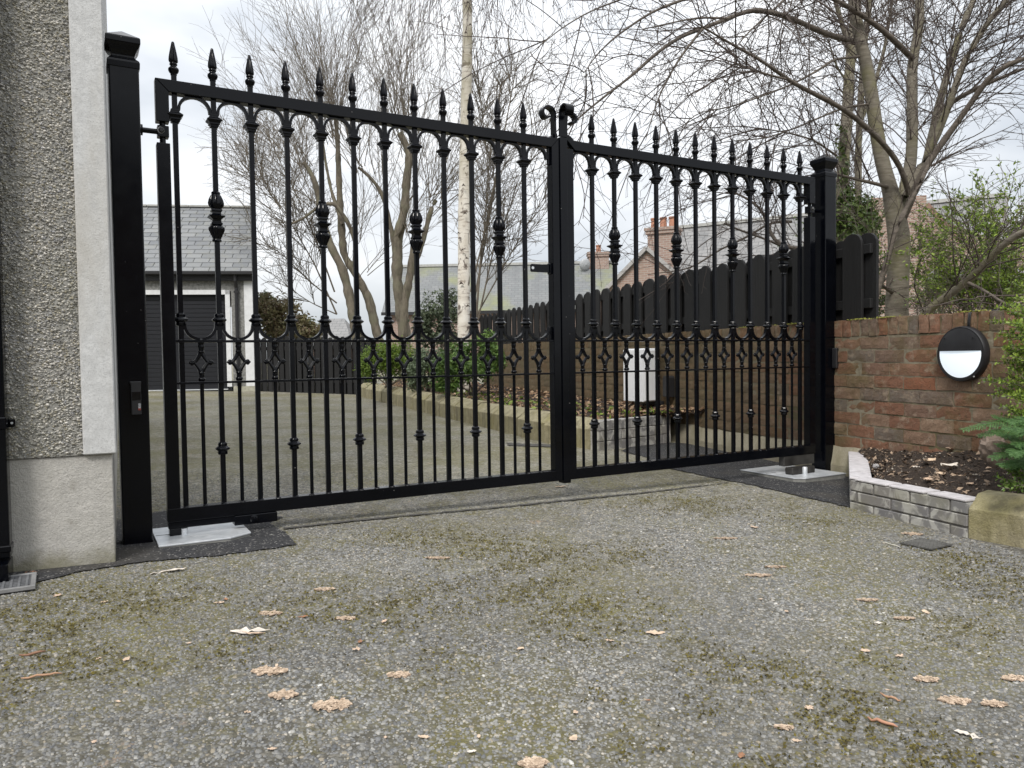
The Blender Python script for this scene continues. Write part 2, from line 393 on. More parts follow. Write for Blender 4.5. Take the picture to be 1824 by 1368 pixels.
PRIVET=m_leaf('privet_leaves',(.085,.15,.025),(.30,.40,.06))
BOX=m_leaf('box_hedge_leaves',(.08,.15,.02),(.23,.32,.045))
DARKLEAF=m_leaf('dark_evergreen_leaves',(.05,.07,.04),(.14,.17,.10))
GREYLEAF=m_leaf('grey_green_leaves',(.08,.11,.06),(.20,.25,.15))
CONIF=m_leaf('conifer_fronds',(.05,.115,.04),(.13,.24,.075))
BRONZE=m_leaf('bronze_hedge_leaves',(.20,.14,.09),(.28,.27,.13))
IVY=m_leaf('ivy_leaves',(.035,.062,.016),(.12,.17,.04))
DEADLEAF=m_leaf('dead_leaves',(.16,.085,.045),(.46,.33,.21),.7,.15)
LITTER=m_leaf('bark_litter',(.06,.038,.025),(.42,.31,.22),.8,.05)
PALE=m_simple('pale_dead_leaf',(.56,.43,.31),.75,0,60,.3,.3)
PEACH=m_simple('peach_dead_leaf',(.56,.42,.31),.8,0,180,.4,.5)
BROWNL=m_simple('brown_dead_leaf',(.30,.15,.08),.75,0,60,.3,.3)
WHITISH=m_simple('bleached_leaf',(.62,.56,.49),.8,0,60,.25,.3)
STRAW=m_simple('dry_stalk',(.40,.24,.15),.8,0,30,.25)
def m_slate(name,stops,sc_=6):
    t=NT(name); r=t.math('FRACT',t.math('ADD',t.isl(),t.rnd())); col=t.ramp(r,stops)
    col=t.mix(t.ramp(t.noise(sc_,4),[(.5,0.),(.75,.5)]),col,(.20,.195,.15))
    t.base(col).set(.62); t.bump(t.noise(40,3),.2,.003); return t.m
SLATE=m_slate('grey_slate',[(0,(.145,.152,.162)),(.5,(.18,.187,.193)),(1,(.215,.22,.222))])
GCAST=m_simple('garage_roughcast',(.21,.21,.20),.9,0,26,.5,.8)
GWHITE=m_simple('garage_white_paint',(.66,.67,.68),.8,0,12,.1)
LEAD=m_simple('ridge_tile_grey',(.36,.36,.34),.8,0,10,.2)
DOOR=m_simple('dark_shutter',(.006,.007,.011),.45,0,20,.2)
def m_far_brick(name,a,b,mo,sc_):
    t=NT(name); x=t.n('TexBrick'); x.inputs['Scale'].default_value=sc_; x.inputs['Color1'].default_value=(*a,1); x.inputs['Color2'].default_value=(*b,1)
    x.inputs['Mortar'].default_value=(*mo,1); x.inputs['Mortar Size'].default_value=.012; x.inputs['Brick Width'].default_value=.225; x.inputs['Row Height'].default_value=.075
    g=t.n('TexCoord').outputs['Object']; c=t.n('CombineXYZ'); s_=t.sepz(g); t.l(t.math('ADD',s_[0],s_[1]),c.inputs[0]); t.l(s_[2],c.inputs[1]); t.l(c.outputs[0],x.inputs['Vector'])
    t.base(t.mix(t.ramp(t.noise(2,4),[(.4,0.),(.7,.4)]),x.outputs[0],(.30,.22,.17))).set(.9); return t.m
FBRICK=m_far_brick('far_brick',(.31,.205,.165),(.25,.165,.14),(.36,.32,.28),1.)
def m_far_slate(name,w,h,a,b,moss):
    t=NT(name); x=t.n('TexBrick'); x.inputs['Scale'].default_value=1.; x.inputs['Color1'].default_value=(*a,1); x.inputs['Color2'].default_value=(*b,1)
    x.inputs['Mortar'].default_value=(.12,.122,.125,1); x.inputs['Mortar Size'].default_value=.013; x.inputs['Brick Width'].default_value=w; x.inputs['Row Height'].default_value=h
    g=t.n('TexCoord').outputs['Object']; c=t.n('CombineXYZ'); s_=t.sepz(g); t.l(s_[0],c.inputs[0]); t.l(s_[1],c.inputs[1]); t.l(c.outputs[0],x.inputs['Vector'])
    col=x.outputs[0]
    col=t.mix(t.ramp(t.noise(.8,4,vec=t.scale(g,(2.2,.5,1))),[(.5,0.),(.7,.6)]),col,(.12,.125,.13))
    if moss: col=t.mix(t.ramp(t.noise(.32,4,.6,vec=g),[(.5,0.),(.64,.75)]),col,moss)
    t.base(col).set(.7); return t.m
FSLATE=m_far_slate('mossy_far_slate',.32,.17,(.155,.165,.168),(.195,.20,.20),(.215,.225,.085))
FSLATE2=m_far_slate('far_slate',.34,.19,(.16,.165,.175),(.20,.20,.205),None)
FSLATE3=m_far_slate('pale_far_slate',.34,.2,(.20,.197,.194),(.25,.246,.242),None)
TERRA=m_simple('terracotta',(.40,.19,.12),.8)
CABW=m_simple('cabinet_white',(.86,.87,.89),.4,0,3,.02)
ROCK=m_simple('weathered_brown_stone',(.20,.155,.125),.9,0,18,.45,.8)
# ================================================================ GROUND
def inpoly(x,y,P):
    c=np.zeros(np.shape(x),bool); n=len(P)
    for i in range(n):
        x0,y0=P[i]; x1,y1=P[(i+1)%n]
        k=((y0>y)!=(y1>y))&(x<(x1-x0)*(y-y0)/(y1-y0+1e-12)+x0); c^=k
    return c
def gzv(x,y): return -.0219*(np.clip(x,-9,3.2)+1.45)+.0024*(np.clip(y,-3,18)-2.99)
xs=np.concatenate([[-150,-80,-40,-20],np.linspace(-12,6,61),[10,20,40,80,150]]); ys=np.concatenate([[-60,-30,-15,-8],np.linspace(-3,20,70),[26,40,70,120,250]])
gx,gy=np.meshgrid(xs,ys); Vg=np.stack([gx,gy,gzv(gx,gy)],-1).reshape(-1,3); nx_=len(xs); ny_=len(ys)
ii=np.arange(nx_*ny_).reshape(ny_,nx_); Fg=np.stack([ii[:-1,:-1],ii[:-1,1:],ii[1:,1:],ii[1:,:-1]],-1).reshape(-1,4)
drv=put('driveway',npmesh('driveway',Vg,Fg,GROUND)); tag(drv,'weathered mossy asphalt driveway in front of and behind the gate','driveway',kind='structure')
def rough_poly(pts,j=.02,step=.03):
    o=[]; n=len(pts)
    for i in range(n):
        a=np.array(pts[i]); b=np.array(pts[(i+1)%n]); k=max(1,int(np.linalg.norm(b-a)/step))
        for q in range(k):
            p=a+(b-a)*q/k; o.append(tuple(p+(rng.normal(0,j,2) if j else 0)))
    return o
def sheet(name,pts,dz,mat,j=.006):
    P=rough_poly(pts,j); V=[(x,y,gz(x,y)+dz) for x,y in P]
    me=bpy.data.meshes.new(name); bm=bmesh.new(); f=bm.faces.new([bm.verts.new(v) for v in V]); bmesh.ops.triangulate(bm,faces=[f]); 
    for f in bm.faces:
        if f.normal.z<0: f.normal_flip()
    bm.to_mesh(me); bm.free(); me.materials.append(mat); return put(name,me),P
g2=lambda x,y:tuple(gnd(x,y)[:2])
patchL=[g2(20,1050),g2(130,1022),g2(250,1003),g2(400,990),g2(470,980),g2(530,972),g2(505,950),g2(470,925),(-1.05,3.5),(-1.6,3.7),(-1.9,3.2),(-1.5,2.9),(-1.8,2.55),(-1.75,2.3)]
patchR=[g2(1180,832),g2(1262,850),g2(1345,866),g2(1420,884),g2(1514,905),(2.3,4.55),(2.02,5.0),(1.8,5.9),(1.62,6.6),(1.3,6.75),(1.05,6.5),(.86,6.1),g2(1150,815)]
o,PL=sheet('asphalt_patch',patchL,.005,TAR); tag(o,'dark new asphalt strip along the foot of the left post and house','asphalt patch',kind='structure')
o,PR=sheet('asphalt_patch',patchR,.005,TAR); tag(o,'dark new asphalt patch around the right post','asphalt patch',kind='structure')
tr=[np.array(g2(x,y)) for x,y in ((505,943),(640,929),(760,917),(900,904),(1020,892),(1150,879),(1300,860))]
top_=[tuple(p+np.array([-.004,.011])*(1+.5*rng.normal())) for p in tr]; bot_=[tuple(p-np.array([-.004,.011])*(1+.5*rng.normal())) for p in tr]
TRM=m_simple('trench_tar',(.07,.066,.058),.9,0,60,.35,.6)
o,_=sheet('trench_seam',top_+bot_[::-1],.0065,TRM,.004); tag(o,'thin dark repaired cut line crossing the drive under the gate','asphalt seam',kind='structure')
tr=[np.array(g2(x,y)) for x,y in ((905,792),(950,794),(985,795))]
o,_=sheet('trench_seam',[tuple(p+[0,.09]) for p in tr]+[tuple(p-[0,.09]) for p in tr[::-1]],.0065,TRM,.01); tag(o,'short dark asphalt seam at the foot of the kerb behind the gate','asphalt seam',kind='structure')
# loose looking stone chippings bedded in the surface
N=330000
cy=np.sqrt(1.05**2+rng.random(N)*(4.9**2-1.05**2)); cx=(rng.random(N)*2-1)*(.70*cy+.06)
den=np.interp(cy,[1.,2.1,2.9,3.8,4.9],[1.,.92,.60,.30,.10])
# more close by
keep=(rng.random(N)<den)
for P in (patchL,patchR): keep&=(~inpoly(cx,cy,P))|(rng.random(N)<.07)
bedpoly=[(1.68,3.85),(1.9,3.2),(2.1,2.5),(4,2.5),(4,6),(2.0,5.0)]
keep&=~inpoly(cx,cy,bedpoly); keep&=~inpoly(cx,cy,[(-1.40,2.74),(-3,1.95),(-3,4),(-1.9,3.6)])
cx=cx[keep]; cy=cy[keep]; n=len(cx); K=5
sz=np.clip(rng.lognormal(-.0,.36,n),.45,1.9)*.0039; ph=rng.random(n)*2*PI; el=.62+.38*rng.random(n); hh=sz*(.16+.28*rng.random(n))
a=ph[:,None]+2*PI*np.arange(K)/K+rng.normal(0,.22,(n,K)); rr=sz[:,None]*(.8+.4*rng.random((n,K)))
px_=np.cos(a)*rr; py_=np.sin(a)*rr*el[:,None]; ro=rng.random(n)*PI
X=cx[:,None]+px_*np.cos(ro)[:,None]-py_*np.sin(ro)[:,None]; Y=cy[:,None]+px_*np.sin(ro)[:,None]+py_*np.cos(ro)[:,None]
tiltx=rng.normal(0,.16,n); tilty=rng.normal(0,.16,n)
zb=gzv(cx,cy)
Z0=np.repeat((zb-.002)[:,None],K,1); Z1=(zb+hh)[:,None]+(X-cx[:,None])*tiltx[:,None]+(Y-cy[:,None])*tilty[:,None]
Xt=cx[:,None]+(X-cx[:,None])*.72; Yt=cy[:,None]+(Y-cy[:,None])*.72
Vc=np.concatenate([np.stack([X,Y,Z0],-1),np.stack([Xt,Yt,Z1],-1)],1)   # n,2K,3
base_=np.arange(n)[:,None]*2*K
Fq=np.concatenate([np.stack([base_[:,0]+k,base_[:,0]+(k+1)%K,base_[:,0]+K+(k+1)%K,base_[:,0]+K+k],-1) for k in range(K)])
tri=np.concatenate([np.stack([base_[:,0]+K,base_[:,0]+K+1,base_[:,0]+K+2,base_[:,0]+K+3],-1),np.stack([base_[:,0]+K,base_[:,0]+K+3,base_[:,0]+K+4,base_[:,0]+K+4],-1)])
tri[len(tri)//2:,3]=tri[len(tri)//2:,0]
pal=np.array([(.10,.105,.112),(.14,.142,.145),(.175,.175,.172),(.21,.208,.2),(.25,.245,.23),(.30,.285,.255),(.36,.33,.29),(.27,.235,.18),(.42,.41,.39)])
ci=rng.choice(len(pal),n,p=[.11,.20,.24,.20,.11,.045,.015,.07,.01]); cc=pal[ci]*1.22*(.75+.5*rng.random((n,1)))
# paler worn areas
wear=np.zeros(n)
for (wx,wy,wsx,wsy) in ((1260,960,170,45),(930,1290,150,70),(560,1240,90,35),(1560,1100,120,30),(640,1000,120,25),(1020,1200,130,40)):
    c=gnd(wx,wy); wear+=np.exp(-.5*(((cx-c[0])/(wsx*c[1]/FPX))**2+((cy-c[1])/abs(gnd(wx,wy-wsy)[1]-c[1]))**2))
cc=cc*(1-.10+.30*np.clip(wear,0,1))[:,None]
# moss: cushions growing between the stones, thickest where the photograph shows them
MC=[(1560,1290,70,40),(1620,1330,80,40),(1500,1250,50,25),(1640,1370,110,40),(1350,1190,60,25),(1400,1210,40,22),(1290,1185,40,18),(1240,1190,30,14),(1100,1090,70,24),(1040,1130,60,24),(1000,1080,50,20),(1230,1140,30,16),(960,1050,50,20),(950,1000,60,18),(1110,990,70,16),(1250,1260,40,20),(1080,1240,30,14),(1460,1290,60,20),(1780,1020,70,22),(1750,1050,60,20),(1700,990,50,12),(20,1250,34,22),(60,1120,60,24),(110,1130,30,22),(90,1190,50,22),(10,1190,40,30),(150,1180,50,24),(20,1090,40,20),(130,1060,40,14),(230,1080,70,20),(300,1060,60,16),(560,1080,90,30),(700,1100,60,24),(820,1060,80,26),(780,1180,50,22),(1230,900,90,12),(1450,930,60,8),(760,960,90,14),(900,980,90,18),(1350,1360,60,24),(1130,1330,40,20),(250,1190,50,22),(420,1160,50,20),(1560,1180,40,18),(1700,1120,60,20)]
mfield=np.zeros(n); MP=[]
for (mx0,my0,sxp,syp) in MC:
    c=gnd(mx0,my0); sxm=sxp*c[1]/FPX; sym=abs(gnd(mx0,my0-syp)[1]-c[1])
    mfield+=np.exp(-.5*(((cx-c[0])/sxm)**2+((cy-c[1])/sym)**2))
    q=int(7.5e4*sxm*sym); tx=c[0]+rng.normal(0,sxm*.9,q); ty=c[1]+rng.normal(0,sym*.9,q); MP.append(np.stack([tx,ty],1))
sub=.5+.5*np.sin(cx*61+3*np.sin(cy*37))*np.sin(cy*53+2*np.sin(cx*41)); pm=np.clip(mfield*.9-.2,0,.8)*np.clip(sub*1.5-.2,0,1)
mk=rng.random(n)<pm*.6; mcol=np.array([(.085,.075,.03),(.13,.115,.035),(.17,.15,.045),(.075,.062,.035)])
cc[mk]=mcol[rng.integers(0,4,mk.sum())]*(.8+.4*rng.random((mk.sum(),1)))
MOSSPTS=np.concatenate(MP)
# quads plus degenerate-free tris: split top pentagon into quad + tri built separately
me=bpy.data.meshes.new('stone_chippings'); Vf=Vc.reshape(-1,3).astype(np.float32)
q2=np.stack([base_[:,0]+K,base_[:,0]+K+1,base_[:,0]+K+2,base_[:,0]+K+3,base_[:,0]+K+4],-1)
nq=len(Fq); me.vertices.add(len(Vf)); me.vertices.foreach_set('co',Vf.ravel())
loops=np.concatenate([Fq.ravel(),q2.ravel()]).astype(np.int32); me.loops.add(len(loops)); me.loops.foreach_set('vertex_index',loops)
me.polygons.add(nq+n); st=np.concatenate([np.arange(nq)*4,nq*4+np.arange(n)*5]).astype(np.int32)
me.polygons.foreach_set('loop_start',st); me.polygons.foreach_set('loop_total',np.concatenate([np.full(nq,4),np.full(n,5)]).astype(np.int32))
ca=me.color_attributes.new('Col','FLOAT_COLOR','POINT'); c4=np.ones((len(Vf),4),np.float32); c4[:,:3]=np.repeat(cc,2*K,0); ca.data.foreach_set('color',c4.ravel())
me.materials.append(CHIP); me.update(calc_edges=True); me.validate()
_sub=.5+.5*np.sin(MOSSPTS[:,0]*61+3*np.sin(MOSSPTS[:,1]*37))*np.sin(MOSSPTS[:,1]*53+2*np.sin(MOSSPTS[:,0]*41))
MOSSPTS=MOSSPTS[(rng.random(len(MOSSPTS))<_sub**2)&(MOSSPTS[:,1]>1.1)&~inpoly(MOSSPTS[:,0],MOSSPTS[:,1],bedpoly)]
tag(put('stone_chippings',me),'grey stone chippings bedded in the asphalt of the drive','chippings',kind='stuff')

# ================================================================ GATE FRAME OF REFERENCE
GA=math.radians(60.65); GV=np.array([math.sin(GA),math.cos(GA)]); GN=np.array([math.cos(GA),-math.sin(GA)]); GRZ=math.atan2(GV[1],GV[0])
def gate_pt(s,d=0.,z=0.): p=np.array([0,3.85])+s*GV+d*GN; return (p[0],p[1],z)
BW=.0098
def bar_mesh(name,z0,z1):
    return MB().box(-BW,BW,-BW,BW,z0,z1).me(name,PAINT,bevel=.0012)
BAR_ME=bar_mesh('bar',.118,1.872)
THIN_ME=MB().lathe([(.0078,.118),(.0078,.63)],10).me('thin_bar',PAINT,smooth=True)
def finial_me():
    b=MB(); b.lathe([(.006,1.858),(.0125,1.862),(.0125,1.868),(.0165,1.872),(.0198,1.879),(.0206,1.884),(.0190,1.889),(.0145,1.8935),(.0115,1.897),(.0115,1.900),(.0145,1.902),(.0152,1.9055),(.0128,1.909),(.0125,1.9115)],16)
    pr=[(.0125,1.9115),(.0160,1.914),(.0170,1.919),(.0156,1.933),(.0128,1.950),(.0098,1.967),(.0073,1.981),(.0064,1.988),(.0048,1.9935),(.001,1.996)]
    b.lathe(pr,32,flute=[.0,.04,.08,.10,.11,.10,.05,0,0,0],nf=8); return b.me('finial',PAINT,smooth=.9)
FIN_ME=finial_me()
def square(b,prof): return b.lathe([(r*1.4142,z) for r,z in prof],4,PI/4)
def collar_me():
    b=MB(); square(b,[(.0125,1.727),(.0165,1.724),(.0165,1.7135),(.018,1.7125),(.0285,1.7035),(.0295,1.7005),(.0275,1.698),(.0205,1.691),(.0205,1.6835),(.0165,1.6825),(.0155,1.6735),(.0105,1.672)][::-1])
    return b.me('arch_collar',PAINT,bevel=.0008)
COL_ME=collar_me()
def saddle_me(dz=0.,name='saddle_collar'):
    b=MB(); b.lathe([(r,z+dz) for r,z in [(.0115,.859),(.0195,.861),(.0205,.871),(.0185,.873),(.0205,.876),(.0275,.8805),(.0305,.8835),(.0298,.8865),(.0225,.8925),(.018,.8955),(.0192,.899),(.0192,.904),(.0165,.909),(.0105,.913)]],8,PI/8)
    return b.me(name,PAINT,bevel=.0006)
SAD_ME=saddle_me(); LOW_ME=saddle_me(-.5345,'band_collar')
def basket_me():
    b=MB(); S=36
    b.lathe([(.0112,1.2055),(.0185,1.207),(.0192,1.213),(.0165,1.2175)],12)
    b.lathe([(.0152,1.2175),(.0185,1.228),(.0255,1.245),(.0302,1.257),(.0300,1.264),(.0252,1.271),(.020,1.2745)],S,flute=[.02,.09,.09,.08,.06,.03,0],nf=12)
    square(b,[(.0185,1.2745),(.0215,1.277),(.0215,1.2825),(.0172,1.285),(.0165,1.296),(.0178,1.2985),(.0305,1.308),(.0318,1.311),(.029,1.3135),(.0182,1.3185),(.0168,1.322),(.0162,1.3285),(.0205,1.331),(.0212,1.337),(.0185,1.3405)])
    b.lathe([(.019,1.3405),(.0245,1.347),(.0288,1.357),(.0296,1.365),(.0262,1.380),(.0198,1.395),(.0158,1.401)],S,flute=[0,.03,.07,.08,.09,.09,.02],nf=12)
    b.lathe([(.0158,1.401),(.0178,1.4025),(.0178,1.409),(.0135,1.413),(.0105,1.4145)],12)
    return b.me('basket',PAINT,smooth=.8)
BAS_ME=basket_me()
PIT=.1475
def arch_path(w,sag=0): 
    return [(-w*math.cos(t),1.7255+.0595*math.sin(t)**.9) for t in np.linspace(0,PI,15)]
ARCH_ME=MB().strip(arch_path(PIT/2-.0145),.0115,-.010,.010).me('arch',PAINT,smooth=.8)
SWAG_ME=MB().strip([(-(PIT/2-.0135)*math.cos(t),.866-.0615*math.sin(t)**.9) for t in np.linspace(0,PI,15)],.0115,-.010,.010).me('swag',PAINT,smooth=.8)
def diamond_me():
    b=MB()
    b.lathe([(.0125,.793),(.0125,.786),(.0105,.781),(.0135,.777),(.0108,.768),(.0098,.758),(.0128,.756),(.0128,.752),(.0100,.749),(.0095,.741)][::-1],10)
    b.lathe([(.0095,.677),(.0100,.669),(.0128,.667),(.0128,.663),(.0098,.661),(.0105,.651),(.0098,.648),(.0142,.644),(.0152,.639),(.0125,.6335),(.010,.632)][::-1],10)
    for sx in (-1,1):
        for up in (-1,1):
            P=[(sx*(.0040+.0215*t**1.3),0,.709+up*(.036*(1-t)**1.0+.001)) for t in np.linspace(0,1,6)]
            b.tube(P,[.0098,.0092,.0086,.0080,.0080,.0082],6)
        b.tube([(sx*.024,0,.709),(sx*.034,0,.709),(sx*.041,0,.709),(sx*.0478,0,.709)],[.0068,.0060,.0080,.0028],6)
        for up in (-1,1): b.tube([(sx*.036,0,.709+up*.001),(sx*.036,0,.709+up*.0075),(sx*.0362,0,.709+up*.0118)],[.0066,.0078,.0030],6)
    return b.me('diamond',PAINT,smooth=1.0)
DIA_ME=diamond_me()
WELD_ME=MB().lathe([(.011,.0),(.0095,.0035),(.005,.0055)],7).me('weld',PAINT,smooth=True)

def leaf_gate(side):
    left=side<0
    s0=-1.594 if left else 2.244
    g=empty('gate_leaf',gate_pt(s0),GRZ,
        'wider looking nearer leaf of the black double gate, hinged at the house end' if left else 'farther leaf of the black double gate, hinged beside the brick wall','gate','leaves of the iron double gate')
    X=lambda s:s-s0
    b0,pit=(-1.5225,PIT) if left else (.5195,.146)
    bars=[b0+pit*k for k in range(12)]
    hin=(-1.594,-1.545) if left else (2.191,2.244)
    meet=(.253,.297) if left else (.299,.386)
    # top rail with mitred look, bottom rail, flats
    a,b=(hin[0],meet[1]) if left else (meet[0]+.047,hin[1])
    t=MB().prism([(X(a),1.835),(X(a)+.05,1.786),(X(b)-.045,1.786),(X(b),1.835)][::-1],0,.05)
    t.build('top_rail',PAINT,g,bevel=.0025,seg=2)
    MB().box(X(hin[0])if left else X(.386),X(.253) if left else X(hin[1]),0,.05,.067,.122).build('bottom_rail',PAINT,g,bevel=.0025,seg=2)
    i0,i1=(hin[1]-.002,meet[0]+.01) if left else (meet[1]-.008,hin[0]+.004)
    MB().box(X(i0),X(i1),.004,.044,.791,.801).build('flat_rail',PAINT,g,bevel=.001)
    MB().box(X(i0),X(i1),.004,.044,.622,.631).build('flat_rail',PAINT,g,bevel=.001)
    h0,h1=X(hin[0]),X(hin[1])
    st=MB().box(h0,h1,.0005,.0495,.0675,1.583).build('hinge_stile',PAINT,g,bevel=.0025,seg=2)
    up=[(h0,1.667),(h1,1.667),(h1,1.786),(h0,1.8345)] if left else [(h0,1.667),(h1,1.667),(h1,1.8345),(h0,1.786)]
    MB().prism(up,.0005,.0495).build('hinge_stile',PAINT,g,bevel=.0025,seg=2)
    MB().lathe([(.0115,1.57),(.0115,1.68)],14,c=((h0+h1)/2,.025)).build('hinge_pin',PAINT,g,smooth=True)
    if left:
        MB().prism([(X(.253),.0665),(X(.297),.0665),(X(.297),1.8345),(X(.253),1.786)],.0005,.0495).build('meeting_stile',PAINT,g,bevel=.0025,seg=2)
        sc_=[(.281,1.80),(.281,1.93)]+[(.245+.036*math.cos(t),1.955+.052*math.sin(t)) for t in np.linspace(.05,PI*.98,12)]+[(.226+.017*math.cos(t),1.952-.03*math.sin(t)*1.0) for t in np.linspace(PI*1.05,PI*2.1,9)[::1]][:0]
        q=[(.281,1.80),(.281,1.88),(.280,1.925)]
        for t in np.linspace(.15,PI*1.72,26):
            r=.044-.0052*t; q.append((.238+r*math.cos(t),1.957+r*1.02*math.sin(t)))
        MB().strip([(X(x),z) for x,z in q],.010,.004,.046).build('scroll',PAINT,g,smooth=.9)
        MB().prism([(X(.297),1.80)]+[(X(.297)-.052*math.sin(t),1.812+.052*math.cos(t)) for t in np.linspace(0,PI/2,9)][::1]+[(X(.245),1.80)],.014,.036).build('ear_plate',PAINT,g,bevel=.001)
        b_=MB(); pts=[(X(.137)+.0,1.146)]; 
        b_.prism([(X(.136),1.1475),(X(.252),1.1475),(X(.252),1.188),(X(.136),1.188),(X(.131),1.183),(X(.131),1.1525)],.020,.028).build('latch_tab',PAINT,g,bevel=.001)
        lt=MB().lathe([(.0075,0),(.0075,.0016)],14); o=lt.build('latch_hole',GALV,g,loc=(X(.1415),.0185,1.1675),rot=(PI/2,0,0))
        MB().box(X(.243),X(.2535),.012,.042,1.140,1.196).build('latch_block',PAINT,g,bevel=.0015)
    else:
        MB().box(X(.345),X(.386),.0005,.0495,.0665,1.79).build('meeting_stile',PAINT,g,bevel=.0025,seg=2)
        MB().box(X(.299),X(.344),-.006,.046,.052,1.842).build('meeting_stile',PAINT,g,bevel=.002,seg=2)
        q=[(.346,1.845),(.347,1.92)]
        for t in np.linspace(PI-.15,-PI*.72,26):
            r=.040-.0052*(PI-t); q.append((.388+r*math.cos(t),1.957+r*1.02*math.sin(t)))
        q=[(x,z-.012) for x,z in q]
        MB().strip([(X(x),z) for x,z in q],.010,.002,.044).build('scroll',PAINT,g,smooth=.9)
        # front curl: rolls towards the viewer around an axis along the gate
        q=[(0.,1.845),(0.,1.925)]
        for t in np.linspace(0,PI*1.75,26):
            r=.041-.0050*t; q.append((-.042+r*math.cos(t),1.965+r*math.sin(t)))
        f=MB().strip([(-x,z) for x,z in q],.010,-.023,.023)
        f.build('scroll',PAINT,g,loc=(X(.3215),-.001,0),rot=(0,0,-PI/2),smooth=.9)
        MB().prism([(X(.386)+.040,1.80)]+[(X(.346)+.064*math.cos(t)**1.0,1.812+.056*math.sin(t)) for t in np.linspace(0,PI/2,9)]+[(X(.346),1.80)],.014,.036).build('ear_plate',PAINT,g,bevel=.001)
    # bars and ornaments
    bas=(1,4,7,10); low=(1,3,5,7,9,11) if left else (0,2,4,6,8,10)
    for k,s in enumerate(bars):
        br=put('bar',BAR_ME,g,(X(s),.025,0))
        put('finial',FIN_ME,br,rot=(0,0,.1)); put('arch_collar',COL_ME,br); put('saddle_collar',SAD_ME,br)
        if k in bas: put('basket',BAS_ME,br)
        if k in low: put('band_collar',LOW_ME,br)
        mid=s+pit/2 if left else s-pit/2
        sx=None if left else (pit/PIT,1,1)
        put('arch',ARCH_ME,g,(X(mid),.025,0),scale=sx); put('swag',SWAG_ME,g,(X(mid),.025,0),scale=sx)
        put('thin_bar',THIN_ME,g,(X(mid),.025,0)); put('diamond',DIA_ME,g,(X(mid),.025,0))
    wl=MB()
    for s in bars+[ (x+pit/2 if left else x-pit/2) for x in bars]:
        for z in (.122,.801):
            wl.lathe([(.0125,z-.001),(.0105,z+.003),(.006,z+.005)],7,rng.random(),c=(X(s)+rng.normal(0,.002),.012))
    wo=wl.build('weld_beads',PAINT,g,smooth=True); wo['kind']='stuff'
    # half bars that close the last arch at the meeting stile
    e=.253-.006 if left else .386+.006
    MB().prism([(X(e)-.006,1.70),(X(e)+.006,1.70),(X(e)+.006,1.786),(X(e)-.006,1.786)],.015,.035).build('arch_stop',PAINT,g,bevel=.001)
    MB().prism([(X(e)-.006,.801),(X(e)+.006,.801),(X(e)+.006,.868),(X(e)-.006,.868)],.015,.035).build('swag_stop',PAINT,g,bevel=.001)
    # drive arm below the bottom rail
    if left:
        MB().box(X(-1.592),X(-1.20),.003,.047,.040,.0665).build('drive_arm',PAINT,g,bevel=.002)
        MB().box(X(-1.340),X(-1.165),-.006,.050,.026,.0655).build('drive_arm',PAINT,g,bevel=.002)
        MB().lathe([(.017,0),(.017,.005),(.012,.008)],16).build('bolt_head',PAINT,g,loc=(X(-1.262),-.0065,.047),rot=(PI/2,0,0),smooth=.7)
        MB().box(X(-1.588),X(-1.545),.002,.047,-.004,.0398).build('pivot_shoe',PAINT,g,bevel=.002)
        MB().lathe([(.016,-.006),(.016,.036)],14,c=(X(-1.535),.02)).build('pivot_post',GALV,g,smooth=.7)
    else:
        MB().box(X(1.955),X(2.235),.003,.047,.004,.0665).build('drive_arm',m_simple('scuffed_black_steel',(.03,.029,.027),.6,0,14,.8,.3),g,bevel=.002)
        MB().lathe([(.016,-.038),(.016,.005),(.013,.009)],14,c=(X(2.02),-.10)).build('pivot_post',GALV,g,smooth=.7)
    return g
leaf_gate(-1); leaf_gate(1)

ZINC=m_simple('dull_zinc',(.25,.25,.25),.6,.3)
# ---------------------------------------------------------------- gate posts
def post(s_a,s_b,dfront,zb,label,hs,is_left):
    w=s_b-s_a; s=(s_a+s_b)/2; g=empty('gate_post',gate_pt(s,dfront-w/2,0),GRZ,label,'gate post','gate posts')
    hw=w/2
    MB().box(-hw,hw,-hw,hw,zb,1.852).build('shaft',PAINT,g,bevel=.006,seg=2)
    b=MB()
    square(b,[(hw+.003,1.844),(hw+.004,1.866),(hw+.001,1.874),(hw-.008,1.882),(hw-.013,1.889),(hw-.013,1.896),(hw-.011,1.899),(hw-.006,1.912),(hw+.003,1.928),(hw+.0065,1.936),(hw+.0075,1.940),(hw+.0075,1.957),(hw+.005,1.962),(.002,1.998)])
    b.build('cap',PAINT,g,bevel=.0018,seg=2)
    # hinge bracket
    lx=hs-s; sg=1 if is_left else -1; dy=dfront-w/2   # gate centre line relative to the post centre
    yy=dy+.025
    br=MB().box(lx-.020 if is_left else lx-.022,lx+.022,yy-.021,yy+.021,1.607,1.652).build('hinge_bracket',PAINT,g,bevel=.002)
    x0,x1=(hw-.002,lx-.018) if is_left else (lx+.02,-hw+.002)
    if x1-x0>.004:
        t=MB().tube([(x0,yy,1.63),(x1,yy,1.63)],.0105,10); t.add(*_lat(.022,x0,x0+.012 if is_left else x0+.004,yy,1.63)); t.build('hinge_rod',PAINT,g,smooth=.7)
    bo=MB().lathe([(.011,0),(.011,.006),(.008,.009)],6).build('bolt_head',PLASTIC,br,loc=(lx-.006*sg,yy-.0215,1.632),rot=(PI/2,0,0))
    MB().lathe([(.0135,0),(.0135,.0012)],16).build('washer',ZINC,br,loc=(lx-.008*sg,yy-.0205,1.632),rot=(PI/2,0,0),smooth=.7)
    return g,hw,s
